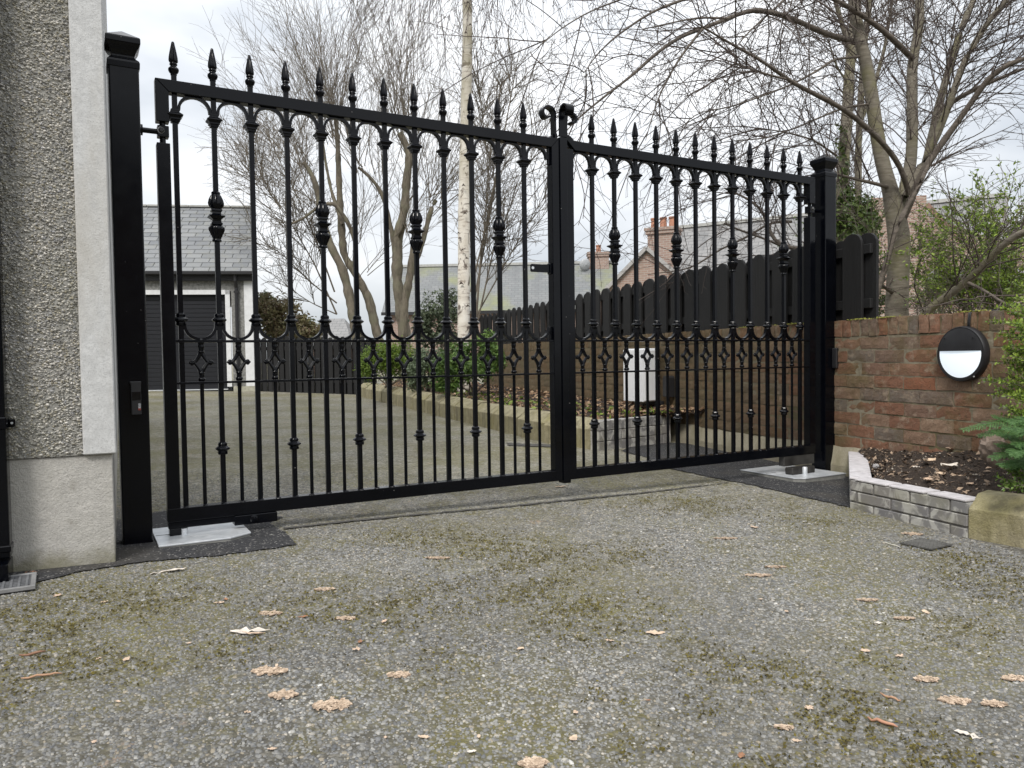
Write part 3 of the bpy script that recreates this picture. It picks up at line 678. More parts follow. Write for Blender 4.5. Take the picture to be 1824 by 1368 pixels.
def _lat(r,x0,x1,y,z,n=12):
    V=[(x,y+r*math.cos(2*PI*k/n),z+r*math.sin(2*PI*k/n)) for x in (x0,x1) for k in range(n)]
    return V,[(k,(k+1)%n,n+(k+1)%n,n+k) for k in range(n)]+[tuple(range(n-1,-1,-1)),tuple(range(n,2*n))]
pl,hw,s_=post(-1.758,-1.652,.034,-.06,'black square gate post nearer the camera, against the roughcast house corner',-1.5695,True)
# photocell with a small sticker on the near post
x0,x1=-1.7195-s_,-1.6785-s_; yf=-hw
ph=MB().prism([(x0+.004,.512),(x1-.002,.512),(x1-.002,.625),(x1,.640),(x0,.640),(x0+.004,.625)],yf-.030,yf+.001).build('photocell',PLASTIC,pl,bevel=.002)
MB().box(x0+.006,x1-.004,yf-.0315,yf-.0302,.568,.600).build('photocell_window',m_simple('dark_lens',(.004,.004,.005),.08),ph)
LBL=m_simple('label_white',(.6,.6,.62),.5,0,10,.05); RED=m_simple('label_red',(.42,.06,.04),.5,0,10,.05)
MB().box(x1-.0135,x1-.0055,yf-.0318,yf-.0303,.5365,.5545).build('label_plate',LBL,ph)
MB().box(x1-.0135,x1-.0055,yf-.0318,yf-.0303,.529,.536).build('label_plate',RED,ph)
b=MB()
for i in range(5):
    z=.5395+i*.003; b.box(x1-.0128,x1-.0104+.0012*(i%2),yf-.0322,yf-.0317,z,z+.0014); b.box(x1-.0092,x1-.0066,yf-.0322,yf-.0317,z+.0004*(i%3),z+.0015)
b.box(x1-.0112,x1-.0082,yf-.0322,yf-.0317,.5308,.534)
b.build('label_print',PLASTIC,ph)
pr,hw2,s2_=post(2.298,2.405,.03,-.16,'black square gate post farther away, standing against the brick wall',2.2175,False)
MB().box(.010,hw2+.004,-hw2-.034,-hw2+.001,.615,.745).build('photocell',PLASTIC,pr,bevel=.004)
# ---------------------------------------------------------------- galvanised motor covers
def plate(sa,sb,da,db,z0,z1,label,clip):
    g=empty('motor_cover',gate_pt((sa+sb)/2,(da+db)/2,z0),GRZ,label,'metal cover','galvanised gate motor covers')
    hw=(sb-sa)/2; hd=(da-db)/2; c=.055
    P=[(-hw,-hd),(hw-c*1.6,-hd),(hw,-hd+c),(hw,hd),(-hw,hd)] if clip else [(-hw+.05,-hd),(hw,-hd),(hw,hd),(-hw,hd),(-hw,-hd+.05)]
    MB().hprism([(x*.985,y*.985) for x,y in P],-.03,z1-z0-.006).build('box_frame',m_simple('zinc_edge',(.30,.30,.28),.6,.4,20,.3),g)
    MB().hprism(P,z1-z0-.0058,z1-z0).build('lid',GALV,g,bevel=.001)
    MB().box(-hw+.004,-hw+.09,hd*.1,hd*.1+.003,z1-z0+.0002,z1-z0+.0012).build('lid_seam',PLASTIC,g)
    return g
plate(-1.642,-1.292,.155,-.20,-.012,.012,'flat galvanised steel cover on the ground under the nearer gate leaf by the left post',True)
g=plate(1.84,2.26,.215,-.26,-.085,-.036,'galvanised steel cover with a black stop block beside the right post',False)
MB().box(-.13,.075,-.115,-.055,.0495,.092).build('stop_block',m_simple('worn_black_steel',(.035,.033,.03),.55,.2,14,.7,.3),g,bevel=.004)

# ================================================================ LEFT HOUSE
c0=gnd(208,1003); HA=math.radians(63); HRZ=math.atan2(math.cos(HA),math.sin(HA))
house=empty('house',(c0[0],c0[1],0),HRZ,'grey roughcast house corner at the left edge with pale edge band and plinth','house')
# local x along the face (negative = to the left / nearer), y into the building
MB().box(-5,-.003,.002,7,-.1,.391).build('plinth',PLINTH,house,bevel=.003)
MB().box(-5,-.093,-.004,7,.3925,6.).build('wall',CASTBASE,house)
MB().box(-.0928,.010,-.017,7.002,.3925,6.).build('corner_band',BAND,house,bevel=.004)
n=44000
px=-.0935-rng.random(n)*.50; pz=.396+rng.random(n)*2.35
def pebbles(px,py,pz,sz,mat,cols,name):
    n=len(px); K=6
    a=rng.random(n)[:,None]*6.28+2*PI*np.arange(K)/K+rng.normal(0,.2,(n,K)); r=sz[:,None]*(.75+.5*rng.random((n,K))); ro=rng.normal(0,.5,n); el=.5+.35*rng.random(n)
    ux=np.cos(a)*r; uz=np.sin(a)*r*el[:,None]
    X=px[:,None]+ux*np.cos(ro)[:,None]-uz*np.sin(ro)[:,None]; Z=pz[:,None]+ux*np.sin(ro)[:,None]+uz*np.cos(ro)[:,None]
    dep=sz*(.5+.5*rng.random(n)); tx=rng.normal(0,.35,n); tz=rng.normal(-.05,.35,n)
    Y0=np.repeat((py+.002)[:,None],K,1); Y1=(py-dep*.55)[:,None]+(X-px[:,None])*tx[:,None]+(Z-pz[:,None])*tz[:,None]
    X1=px[:,None]+(X-px[:,None])*.7; Z1=pz[:,None]+(Z-pz[:,None])*.7
    tip=np.stack([px+rng.normal(0,.2,n)*sz,py-dep,pz+rng.normal(0,.2,n)*sz],-1)[:,None,:]
    V=np.concatenate([np.stack([X,Y0,Z],-1),np.stack([X1,Y1,Z1],-1),tip],1); B=np.arange(n)*(2*K+1)
    F=[]
    for k in range(K):
        k2=(k+1)%K; F.append(np.stack([B+k,B+k2,B+K+k2],-1)); F.append(np.stack([B+k,B+K+k2,B+K+k],-1)); F.append(np.stack([B+K+k,B+K+k2,B+2*K],-1))
    cc=cols[rng.integers(0,len(cols),n)]*(.85+.3*rng.random((n,1)))
    return npmesh(name,V.reshape(-1,3),np.concatenate(F),mat,color=np.repeat(cc,2*K+1,0))
cols=1.38*np.array([(.17,.165,.15),(.23,.225,.205),(.29,.28,.255),(.13,.125,.115),(.36,.345,.31),(.24,.22,.17),(.21,.21,.215),(.44,.42,.39)])
o=put('roughcast_stones',pebbles(px,np.full(n,-.004),pz,np.clip(rng.lognormal(0,.3,n),(.5),1.7)*.0042,CAST,cols,'roughcast_stones'),house); o['kind']='stuff'
# square downpipe at the extreme left
dp=empty('downpipe',(0,0,0),HRZ,'black square downpipe at the left edge of the house','downpipe'); dp.location=(c0[0],c0[1],0)
MB().box(-.40,-.3085,-.085,-.012,.075,3.2).build('pipe',PAINT,dp,bevel=.006,seg=2)
MB().box(-.403,-.3055,-.088,-.010,.096,.118).build('pipe_collar',PAINT,dp,bevel=.003)
MB().box(-.403,-.3055,-.088,-.010,.50,.54).build('pipe_collar',PAINT,dp,bevel=.003)
MB().box(-.307,-.288,-.03,-.010,.503,.530).build('wall_bracket',PAINT,dp,bevel=.003)
MB().lathe([(.004,0),(.004,.003)],8).build('screw',GALV,dp,loc=(-.2965,-.030,.517),rot=(PI/2,0,0))
MB().box(-.40,-.3085,-.145,-.012,.0,.07).build('shoe',PAINT,dp,bevel=.006,seg=2)

# ================================================================ BRICK WALL (local x towards the viewer, y into the wall)
WU=np.array([.3173,-.9483]); WV=np.array([.9483,.3173]); W0=np.array([2.14,4.86]); WRZ=math.atan2(WU[1],WU[0])
def wpt(x,y=0.,z=0.): p=W0+x*WU+y*WV; return (p[0],p[1],z)
wall=empty('garden_wall',wpt(0),WRZ,'red brick garden wall with brick on edge coping from the right foreground back behind the gate','wall')
X_NEAR,X_FAR=2.1,-8.2
MB().box(X_FAR,X_NEAR,.0032,.213,.10,.812).box(X_FAR,X_NEAR,.008,.205,.8118,.913).build('mortar_bed',MORTAR,wall)
def footing():
    b=MB(); nx=90; nz=4; V=[];F=[]
    for j in range(nz+1):
        for i in range(nx+1):
            V.append((X_FAR+(X_NEAR-X_FAR)*i/nx,-.035+rng.normal(0,.006)+(.03 if j==nz else 0),-.35+(.455)*j/nz+(rng.normal(0,.008) if j==nz else 0)))
    for j in range(nz):
        for i in range(nx): a=j*(nx+1)+i; F.append((a,a+1,a+nx+2,a+nx+1))
    b.add(V,F); b.box(X_FAR,X_NEAR,.0,.2,-.4,.098); return b.build('footing',FOOT,wall)
footing()
def brick_me(l,h,d,nx,nz,j=.0012,name='brick'):
    """front at y=0 rough, length l centred, height from 0"""
    V=[];F=[]
    for k in range(nz+1):
        for i in range(nx+1):
            e=(i in(0,nx)) or (k in(0,nz)); ex=0
            V.append((-l/2+l*i/nx+(rng.normal(0,.0016) if e else 0),(.0018 if e else 0)+rng.normal(0,j),h*k/nz+(rng.normal(0,.0016) if e else 0)))
    for k in range(nz):
        for i in range(nx): a=k*(nx+1)+i; F.append((a,a+1,a+nx+2,a+nx+1))
    n=len(V); idx=lambda i,k:k*(nx+1)+i
    loop=[idx(i,0) for i in range(nx+1)]+[idx(nx,k) for k in range(1,nz+1)]+[idx(i,nz) for i in range(nx-1,-1,-1)]+[idx(0,k) for k in range(nz-1,0,-1)]
    for a in loop: V.append((V[a][0]*.995,d,V[a][2]))
    m_=len(loop)
    for q in range(m_): F.append((loop[(q+1)%m_],loop[q],n+q,n+(q+1)%m_))
    return V,F
BV=[brick_me(.2165,.069,.05,6,3) for _ in range(7)]
BM=[mesh('brick',v,f,BRICK) for v,f in BV]
CV=[brick_me(.0635,.102,.20,3,4,.0012) for _ in range(6)]
CM=[mesh('coping_brick',v,f,BRICK) for v,f in CV]
bl=[]
for r in range(9):
    off=.084 if r%2==0 else -.030
    x=off+.225*9+.1125+.0
    while x>X_FAR: 
        bl.append((x+rng.normal(0,.0025),.1105+.078*r+rng.normal(0,.0012))); x-=.225
bl.sort(key=lambda q:-q[0])
bl=[b for b in bl if b[0]<X_NEAR-.02]
for x,z in bl[:300]:
    put('brick',BM[rnd.randrange(7)],wall,(x,rng.normal(0,.0018)-.001,z-.0012),(0,rng.normal(0,.004),rng.normal(0,.006)))
mb=MB()
for x,z in bl[300:]:
    v,f=BV[rnd.randrange(7)]; mb.add([(a+x,b,c+z) for a,b,c in v],f)
o=mb.build('far_bricks',BRICK,wall); o['kind']='stuff'
x=X_NEAR-.05; cnt=0; mb=MB()
while x>X_FAR:
    k=rnd.randrange(6)
    if cnt<110: put('coping_brick',CM[k],wall,(x,rng.normal(-.002,.003),.8155+rng.normal(0,.002)),(rng.normal(0,.01),rng.normal(0,.012),rng.normal(0,.02)))
    else:
        v,f=CV[k]; mb.add([(a+x,b,c+.8155) for a,b,c in v],f)
    cnt+=1; x-=.0745+rng.normal(0,.0012)
if mb.V: o=mb.build('far_coping_bricks',BRICK,wall); o['kind']='stuff'
# moss cushions along the coping
MOSS=m_leaf('wall_moss',(.13,.14,.025),(.30,.30,.06),.9,.1)
def leafcards(P,Nrm,size,aspect=.5,fold=.25,jit=.3):
    """P (n,3) centres, Nrm (n,3) facing -> diamond leaves folded along the rib"""
    n=len(P); Nn=Nrm+rng.normal(0,jit,(n,3)); Nn/=np.linalg.norm(Nn,axis=1,keepdims=True)+1e-9
    t=np.cross(Nn,rng.normal(0,1,(n,3))); t/=np.linalg.norm(t,axis=1,keepdims=True)+1e-9; w=np.cross(Nn,t)
    s=(size*(.7+.6*rng.random(n)))[:,None] if np.isscalar(size) else size[:,None]
    a=P-t*s; b=P+t*s; l=P+w*s*aspect+Nn*s*fold-t*s*.1; r=P-w*s*aspect+Nn*s*fold-t*s*.1
    V=np.stack([a,l,b,r],1).reshape(-1,3); B=np.arange(n)*4
    F=np.concatenate([np.stack([B,B+2,B+1],-1),np.stack([B,B+3,B+2],-1)])
    return V,F
GMOSS=m_leaf('drive_moss',(.045,.037,.013),(.15,.125,.027),.9,.08)
_n=len(MOSSPTS); _P=np.stack([MOSSPTS[:,0],MOSSPTS[:,1],gzv(MOSSPTS[:,0],MOSSPTS[:,1])+.0015+.004*rng.random(_n)],-1)
_v,_f=leafcards(_P,np.tile([0,-.25,.9],(_n,1)),.0042,.6,.3,.5); tag(put('moss_tufts',npmesh('moss_tufts',_v,_f,GMOSS)),'yellow green moss tufts growing between the stones of the drive','moss',kind='stuff')
n=4200; mx_=-1.2+rng.random(n)*2.6; cl=np.clip(np.sin(mx_*9.)+np.sin(mx_*23.+1)+.2,0,2)
k=rng.random(n)<cl/2; mx_=mx_[k]; n=len(mx_)
P=np.stack([mx_,-.004+np.abs(rng.normal(0,.03,n)),.9185+np.abs(rng.normal(0,.003,n))],-1)
v,f=leafcards(P,np.tile([0,-.5,.8],(n,1)),.0065); o=put('moss',npmesh('moss',v,f,MOSS),wall); o['kind']='stuff'

# ---------------------------------------------------------------- bulkhead wall light and cable
WL=empty('wall_light',wpt(.829,0,.698),WRZ,'round black wall light with a glowing white lower half on the brick wall','wall light')
R_=.147
def disc(b,prof,n=48): return b.lathe(prof,n)
lb=MB().lathe([(.136,-.004),(.145,.0),(R_,.005),(R_,.020),(.1455,.033),(.1415,.040)],56); lb.build('housing',PLASTIC,WL,loc=(0,0,0),rot=(PI/2,0,0),smooth=.6)
# domed hood = upper half, diffuser = lower half
ZC=.018
def half(up,r0,y0,bul,zc,name,mat):
    b=MB(); n=32; rr=[1,.93,.8,.62,.42,.2,.0]; V=[];F=[]; a0=math.asin(zc/r0)
    for q in rr:
        for k in range(n+1):
            a=a0+(PI-2*a0)*k/n if up else PI-a0+(PI+2*a0)*k/n
            x=r0*math.cos(a)*q; z=zc+(r0*math.sin(a)-zc)*q; V.append((x,-(y0+bul*max(0.,1-(x*x+z*z)/r0**2)**.9),z))
    for i in range(len(rr)-1):
        for k in range(n):
            A=i*(n+1)+k; F.append((A+1,A,A+n+1,A+n+2))
    b.add(V,F); return b.build(name,mat,WL,smooth=.9)
hd=half(True,.143,.037,.022,ZC,'hood',PLASTIC)
lip=MB(); 
pts=[(.142*math.cos(a),-(.036+.0225*(1-abs(math.cos(a))**2)**.9)) for a in np.linspace(0,PI,25)]
V=[];F=[]
for i,(x,y) in enumerate(pts): V+=[(x,y-.001,ZC+.002),(x,y-.001,ZC-.002),(x,min(-.034,y+.012),ZC-.002)]
for i in range(len(pts)-1):
    a=3*i; F+=[(a,a+1,a+4,a+3),(a+1,a+2,a+5,a+4)]
lip.add(V,F).build('hood_lip',PLASTIC,hd)
GL=NT('lit_diffuser'); GL.base((.8,.82,.85)).set(.35); GL.b.inputs['Emission Color'].default_value=(.75,.88,1,1); GL.b.inputs['Emission Strength'].default_value=.30
half(False,.1355,.0375,.015,ZC,'diffuser',GL.m)
rim=MB(); n=36; V=[];F=[]
for k in range(n+1):
    a=PI-.13+(PI+.26)*k/n
    for r,y in ((.1345,.0385),(.1355,.0410),(.1425,.0400),(.1450,.032)): V.append((r*math.cos(a),-y,r*math.sin(a)))
for k in range(n):
    for j in range(3): A=4*k+j; F.append((A,A+4,A+5,A+1))
rim.add(V,F).build('rim',PLASTIC,WL,smooth=.8)
for ax,az_ in ((.085,.082),(-.085,.082),(.086,-.118)):
    MB().lathe([(.004,0),(.004,.002)],8).build('screw',m_simple('screw_dark',(.004,.004,.004),.4) if az_>0 else GALV,WL,loc=(ax,-.0495 if az_>0 else -.040,az_),rot=(PI/2,0,0))
cb=MB()
for dx in (-.005,.004): cb.tube([wpt(.86+dx,-.014,.80),wpt(.858+dx,-.010,.87),wpt(.860+dx,-.007,.910),wpt(.868+dx,.012,.924),wpt(.90+dx,.09,.923),wpt(.93+dx,.2,.918),wpt(.95+dx,.24,.80)],.004,8)
tag(cb.build('cable',PLASTIC,smooth='all'),'twin black cable hanging over the wall coping above the round light','cable')

# ================================================================ PICKET FENCE ON THE WALL
fen=empty('picket_fence',wpt(0,.06,0),WRZ,'black stained hit and miss picket fence standing on top of the brick wall','fence')
def plank_me(w,h,t,round_=True,name='plank'):
    pts=[(-w/2,0),(w/2,0),(w/2,h-(w*.42 if round_ else 0))]
    if round_: pts+=[(w/2*math.cos(a),h-w*.42+w*.42*math.sin(a)) for a in np.linspace(.25,PI-.25,7)]+[(-w/2,h-w*.42)]
    else: pts+=[(w/2,h),(-w/2,h-.004)][0:2]
    return MB().prism(pts,-t/2,t/2)
PF=[plank_me(.155+.006*i,.545+.004*i,.02).me('plank',PLANK,bevel=.0015) for i in range(3)]
PB=[plank_me(.150+.008*i,.548+.006*i,.02).me('plank',PLANK,bevel=.0015) for i in range(3)]
x=-.0; i=0
X_=[-.05-.2405*k for k in range(36)]
for i,x in enumerate(X_):
    zt=.918-.0008*i+rng.normal(0,.004)
    put('plank',PF[rnd.randrange(3)],fen,(x+rng.normal(0,.006),0,zt),(0,rng.normal(0,.006),rng.normal(0,.01)))
    if i<len(X_): put('plank',PB[rnd.randrange(3)],fen,(x+.098 if i else .030,.046,zt-.012+rng.normal(0,.004)),(0,rng.normal(0,.006),0))
for z in (.99,1.33):
    MB().box(-8.7,.09,.0105,.0355,z,z+.06).build('rail',PLANK,fen,bevel=.003)
for x in (-.04,-1.83,-3.7,-5.6,-7.5): MB().box(x-.045,x+.045,.060,.15,.90,1.42).build('fence_post',PLANK,fen,bevel=.004)

# ================================================================ RAISED BED BESIDE THE DRIVE (near right)
pA=gnd(1514,905)[:2]; pB=gnd(1722,958)[:2]; pC=np.array(wpt(.02,-.03)[:2])
def paver_run(parent,p0,p1,z0,courses,bh,bl_,depth,me_list,inward,first=0.,top_ribs=False,mort=GMORT):
    d=p1-p0; L_=np.linalg.norm(d); d/=L_; nrm=np.array([-d[1],d[0]])*inward
    rz=math.atan2(d[1],d[0]); 
    for c in range(courses):
        x=-(.5*bl_ if c%2 else 0.)+first
        while x<L_-.02:
            a=max(x,0.); b=min(x+bl_-.012,L_)
            if b-a>.03:
                p=p0+d*(a+b)/2; l=b-a
                o=put('brick',me_list[rnd.randrange(len(me_list))],parent,scale=(l/.2,1,1))
                o.location=(p[0]-parent.location[0],p[1]-parent.location[1],z0+c*(bh+.006)-parent.location[2]+rng.normal(0,.0006)); o.rotation_euler=(0,0,rz if inward>0 else rz+PI)
            x+=bl_
    # mortar core
    q0=p0+nrm*.009+d*.009; q1=p1+nrm*.009-d*.004; q2=p1+nrm*(depth-.004)-d*.004; q3=p0+nrm*(depth-.004)+d*.006
    P=[q0,q1,q2,q3]
    if inward<0: P=P[::-1]
    px,py,pz=parent.location
    MB().hprism([(a[0]-px,a[1]-py) for a in P],z0-.05-pz,z0+courses*(bh+.006)-.010-pz).build('mortar_core',mort,parent)
def paver_me(l,h,d):
    return MB().box(-l/2,l/2,0,d,0,h).me('brick',GBRICK,bevel=.003)
G1=[paver_me(.2,.0475,.099) for _ in range(2)]
bed=empty('raised_bed_wall',(pA[0],pA[1],gz(*pA)),0,'low grey block wall of the planting bed by the right post, whitened on top','low wall')
bed.location=(pA[0],pA[1],gz(*pA)); zb=gz(*pA)-.012
paver_run(bed,pA,pB,zb-.004,3,.0485,.215,.1,G1,1,first=-.06)
dv=pC-pA; Ls=np.linalg.norm(dv); dv/=Ls; rz=math.atan2(dv[1],dv[0])
paver_run(bed,pA+dv*.004,pC,zb-.004,3,.0485,.215,.1,G1,-1,first=.02)
T1=MB().box(-.098,.098,-.003,.101,0,.010).me('whitened_top',WHITETOP,bevel=.006,seg=2)
zt=zb-.004+3*.0545-.004
for k in range(5):
    p=pA+dv*(.11+k*.221); o=put('whitened_top',T1,bed,(p[0]-pA[0],p[1]-pA[1],zt-gz(*pA)+rng.normal(0,.0012)),(rng.normal(0,.02),0,rz+PI),scale=(1.05,1.0,1.2))
db=pB-pA; Lb=np.linalg.norm(db); db/=Lb
for k in range(3):
    p=pA+db*(.13+k*.215); o=put('whitened_top',T1,bed,(p[0]-pA[0],p[1]-pA[1],zt-gz(*pA)),(0,0,math.atan2(db[1],db[0])))
def kerb_me(L_,h,ch,dp_,name='kerb_stone'):
    P=[(0,-.15),(0,h),(dp_,h+ch),(dp_+.09,h+ch+.004),(dp_+.09,-.15)]   # (depth,z)
    n=len(P); V=[(-L_/2,d,z) for d,z in P]+[(L_/2,d,z) for d,z in P]
    F=[tuple(range(n-1,-1,-1)),tuple(range(n,2*n))]+[(i,(i+1)%n,(i+1)%n+n,i+n) for i in range(n)]
    F=[f[::-1] for f in F]
    return mesh(name,V,F,KERB,bevel=.006,seg=2)
kb=empty('kerb',(pB[0],pB[1],gz(*pB)),0,'mossy sandstone coloured kerb blocks at the right foreground edge','kerb')
kd=gnd(1824,977)[:2]-pB; kd/=np.linalg.norm(kd)
KM=kerb_me(.60,.128,.058,.085)
for k in range(3):
    p=pB+kd*(.305+k*.612); put('kerb_stone',KM,kb,(p[0]-pB[0],p[1]-pB[1],gz(*p)-gz(*pB)),(0,0,math.atan2(kd[1],kd[0])))
# soil of the near bed
def soil(poly_front,poly_back,zf,zbk,nx,ny,name,label,amp=.012):
    V=[];F=[]; f=np.array(poly_front); b=np.array(poly_back)
    def along(P,t):
        d=np.concatenate([[0],np.cumsum(np.linalg.norm(np.diff(P,axis=0),axis=1))]); q=t*d[-1]; return np.array([np.interp(q,d,P[:,0]),np.interp(q,d,P[:,1])])
    for j in range(ny+1):
        for i in range(nx+1):
            t=i/nx; s=j/ny; p=along(f,t)*(1-s)+along(b,t)*s
            z=(zf(t)*(1-s)+zbk(t)*s)+rng.normal(0,amp)*(1 if 0<j<ny else .3)
            V.append((p[0],p[1],z))
    for j in range(ny):
        for i in range(nx): a=j*(nx+1)+i; F.append((a,a+1,a+nx+2,a+nx+1))
    o=put(name,mesh(name,V,F,SOIL,smooth='all')); tag(o,label,'soil',kind='structure'); return np.array(V).reshape(ny+1,nx+1,3)
nb=np.array([-db[1],db[0]])
fr=[pC+np.array([.05,-.02]),pA+dv*.12+nb*.09,pA+nb*.095+dv*.06,pB+nb*.09,pB+kd*1.5+nb*.14]
fr=[pA+dv*.55+np.array([.12,0]),pA+nb*.095+db*.08,pB+nb*.10,pB+kd*1.6+np.array([-kd[1],kd[0]])*.15]
bk=[np.array(wpt(x,.01)[:2]) for x in (.05,.35,.8,1.3,2.1)]
SA=soil(fr,bk,lambda t:.055+.065*t,lambda t:.105+.11*min(1,t*1.6),60,26,'soil','dark bare soil of the planting bed below the wall light')
def scatter_on(G,n,rngf=None):
    ny,nx,_=G.shape; i=rng.random(n)*(nx-1.01); j=rng.random(n)*(ny-1.01)
    if rngf is not None: i,j=rngf(i,j,nx,ny)
    a=i.astype(int); b=j.astype(int); u=(i-a)[:,None]; v=(j-b)[:,None]
    return G[b,a]*(1-u)*(1-v)+G[b,a+1]*u*(1-v)+G[b+1,a]*(1-u)*v+G[b+1,a+1]*u*v
P=scatter_on(SA,900); P[:,2]+=.004; v1,f1=leafcards(P,np.tile([0,0,1.],(900,1)),.009,.5,.2,.5)
P=scatter_on(SA,420); P[:,2]+=.006; v2,f2=leafcards(P,np.tile([0,0,1.],(420,1)),.017,.5,.2,.45)
v,f=join([(v1,f1),(v2,f2)]); tag(put('bark_litter',npmesh('bark_litter',v,f,LITTER)),'bark chips and leaf bits scattered on the soil of the near bed','leaf litter',kind='stuff')
P=scatter_on(SA,700)
def stones(P,sz,mat,name,cols):
    n=len(P); ic=np.array([(1,0,0),(-1,0,0),(0,1,0),(0,-1,0),(0,0,1),(0,0,-1)],float); fc=np.array([(0,2,4),(2,1,4),(1,3,4),(3,0,4),(2,0,5),(1,2,5),(3,1,5),(0,3,5)])
    V=P[:,None,:]+ic[None]*(sz[:,None,None]*(.6+.7*rng.random((n,6,1))))*np.array([1,1,.65]); F=(np.arange(n)[:,None,None]*6+fc[None]).reshape(-1,3)
    c=cols[rng.integers(0,len(cols),n)]; return npmesh(name,V.reshape(-1,3),F,mat,color=np.repeat(c,6,0))
ECOL=np.array([(.045,.032,.024),(.07,.05,.036),(.10,.075,.055),(.35,.31,.26),(.03,.022,.016),(.06,.042,.03),(.16,.12,.09)])
ECLOD=NT('earth_clods'); _a=ECLOD.n('VertexColor'); _a.layer_name='Col'; ECLOD.base(_a.outputs[0]).set(.95); ECLOD=ECLOD.m
P=scatter_on(SA,5200); tag(put('soil_crumbs',stones(P,np.clip(rng.lognormal(0,.45,5200),.4,3)*.0045,ECLOD,'soil_crumbs',ECOL)),'loose crumbs of dark soil in the near bed','soil',kind='stuff')
# ================================================================ KERB, SECOND LOW WALL AND BED BEHIND THE GATE
kp=[gnd(*q)[:2] for q in ((1055,801),(978,790),(776,740),(640,706),(620,699))]
kp[0]=kp[0]+np.array([.0,.0])
kerb2=empty('kerb',(kp[0][0],kp[0][1],0),0,'long row of chamfered sandstone coloured kerb blocks edging the drive behind the gate','kerb')
pl_=np.array(kp[:4]); d_=np.concatenate([[0],np.cumsum(np.linalg.norm(np.diff(pl_,axis=0),axis=1))])
KM2=kerb_me(.60,.165,.075,.10)
q=.305
while q<d_[-1]-.1:
    p=np.array([np.interp(q,d_,pl_[:,0]),np.interp(q,d_,pl_[:,1])]); e=np.array([np.interp(q+.05,d_,pl_[:,0]),np.interp(q+.05,d_,pl_[:,1])])-p
    put('kerb_stone',KM2,kerb2,(p[0]-kp[0][0],p[1]-kp[0][1],gz(*p)+rng.normal(0,.004)),(0,rng.normal(0,.004),math.atan2(-e[1],-e[0])+rng.normal(0,.008))); q+=.612
pD=gnd(1068,803)[:2]; pE=gnd(1195,789)[:2]
bed2=empty('raised_bed_wall',(pD[0],pD[1],0),0,'low grey block wall behind the gate in front of the white cabinet','low wall')
G2=[paver_me(.2,.078,.099) for _ in range(2)]
paver_run(bed2,pD,pE,gz(*pD)-.01,3,.078,.215,.1,G2,1,first=-.04)
e_=(pE-pD)/np.linalg.norm(pE-pD); ne=np.array([-e_[1],e_[0]])
paver_run(bed2,pE-e_*.004,pE+ne*.55+e_*.05,gz(*pE)-.01,3,.078,.215,.1,G2,1)
nn=[]
fr=[pE+ne*.09,pD+ne*.09+e_*.05]+[np.array([np.interp(s_q,d_,pl_[:,0]),np.interp(s_q,d_,pl_[:,1])])+np.array([.15,.06]) for s_q in np.linspace(.2,d_[-1],9)]
bk=[np.array(wpt(x,.01)[:2]) for x in (-1.6,-2.2,-3,-4,-5,-6,-7,-8.1)]+[np.array([-.9,14.0]),np.array([-2.2,15.2])]
SB=soil(fr,bk,lambda t:.19+.03*t,lambda t:.24+.06*t,70,16,'soil','soil bed strewn with dead leaves between the kerb and the wall behind the gate',.015)
P=scatter_on(SB,2600); P[:,2]+=.008; v1,f1=leafcards(P,np.tile([0,0,1.],(2600,1)),.030,.5,.25,.5)
tag(put('leaf_litter',npmesh('leaf_litter',v1,f1,DEADLEAF)),'carpet of dead brown leaves on the bed behind the gate','leaf litter',kind='stuff')
P=scatter_on(SB,260,lambda i,j,nx,ny:(i*.6,j*.5)); P[:,2]+=.02; v1,f1=leafcards(P,np.tile([0,0,1.],(260,1)),.03,.4,.2,.9)
tag(put('weeds',npmesh('weeds',v1,f1,PRIVET)),'small green weeds along the edge of the bed behind the gate','weeds',kind='stuff')

# ---------------------------------------------------------------- white control cabinet, wall box
ct=empty('control_cabinet',(0,0,0),0,'white metal control cabinet on a black stand behind the right gate leaf','cabinet')
A=at(1110,621,7.2); B=at(1145,622,6.95); C_=at(1172,621,7.05)
zt,zb_=B[2],at(1145,716,6.95)[2]
fA=A[:2];fB=B[:2];fC=C_[:2]; back=np.array([.08,.22])
MB().hprism([tuple(fA),tuple(fB),tuple(fC),tuple(fC+back),tuple(fA+back)],zb_,zt-.004).build('body',CABW,ct,bevel=.004,seg=2)
d1=(fC-fB)/np.linalg.norm(fC-fB); n1=np.array([d1[1],-d1[0]])
dr=MB().hprism([tuple(fB+d1*.012+n1*.002),tuple(fB+d1*.012+n1*.012),tuple(fC-d1*.008+n1*.012),tuple(fC-d1*.008+n1*.002)],zb_+.01,zt-.012).build('door',CABW,ct,bevel=.002)
q=fC-d1*.03+n1*.013
MB().tube([(q[0],q[1],zt-.12),(q[0],q[1],zt-.24)],.005,6).tube([(q[0],q[1],zt-.24),(q[0]-.004,q[1]-.004,zt-.32)],.011,6).build('handle',PLASTIC,dr)
d2=(fB-fA)/np.linalg.norm(fB-fA); n2=np.array([d2[1],-d2[0]]); q=fA+d2*np.linalg.norm(fB-fA)*.75+n2*.003
MB().tube([(q[0],q[1],zt-.12),(q[0],q[1],zt-.15)],.006,6).build('lock',PLASTIC,ct)
MB().hprism([tuple(fA+back*.5),tuple(fB+back*.3),tuple(fC+back*.3),tuple(fC+back*.9),tuple(fA+back*.9)],zt-.003,zt+.008).build('top_plate',CABW,ct,bevel=.002)
mid=(fB+fC)/2+back*.5
st=MB()
for dx,dy in ((-.05,-.03),(.07,-.02),(.07,.07),(-.05,.07)): st.box(mid[0]+dx-.012,mid[0]+dx+.012,mid[1]+dy-.012,mid[1]+dy+.012,.1,zb_)
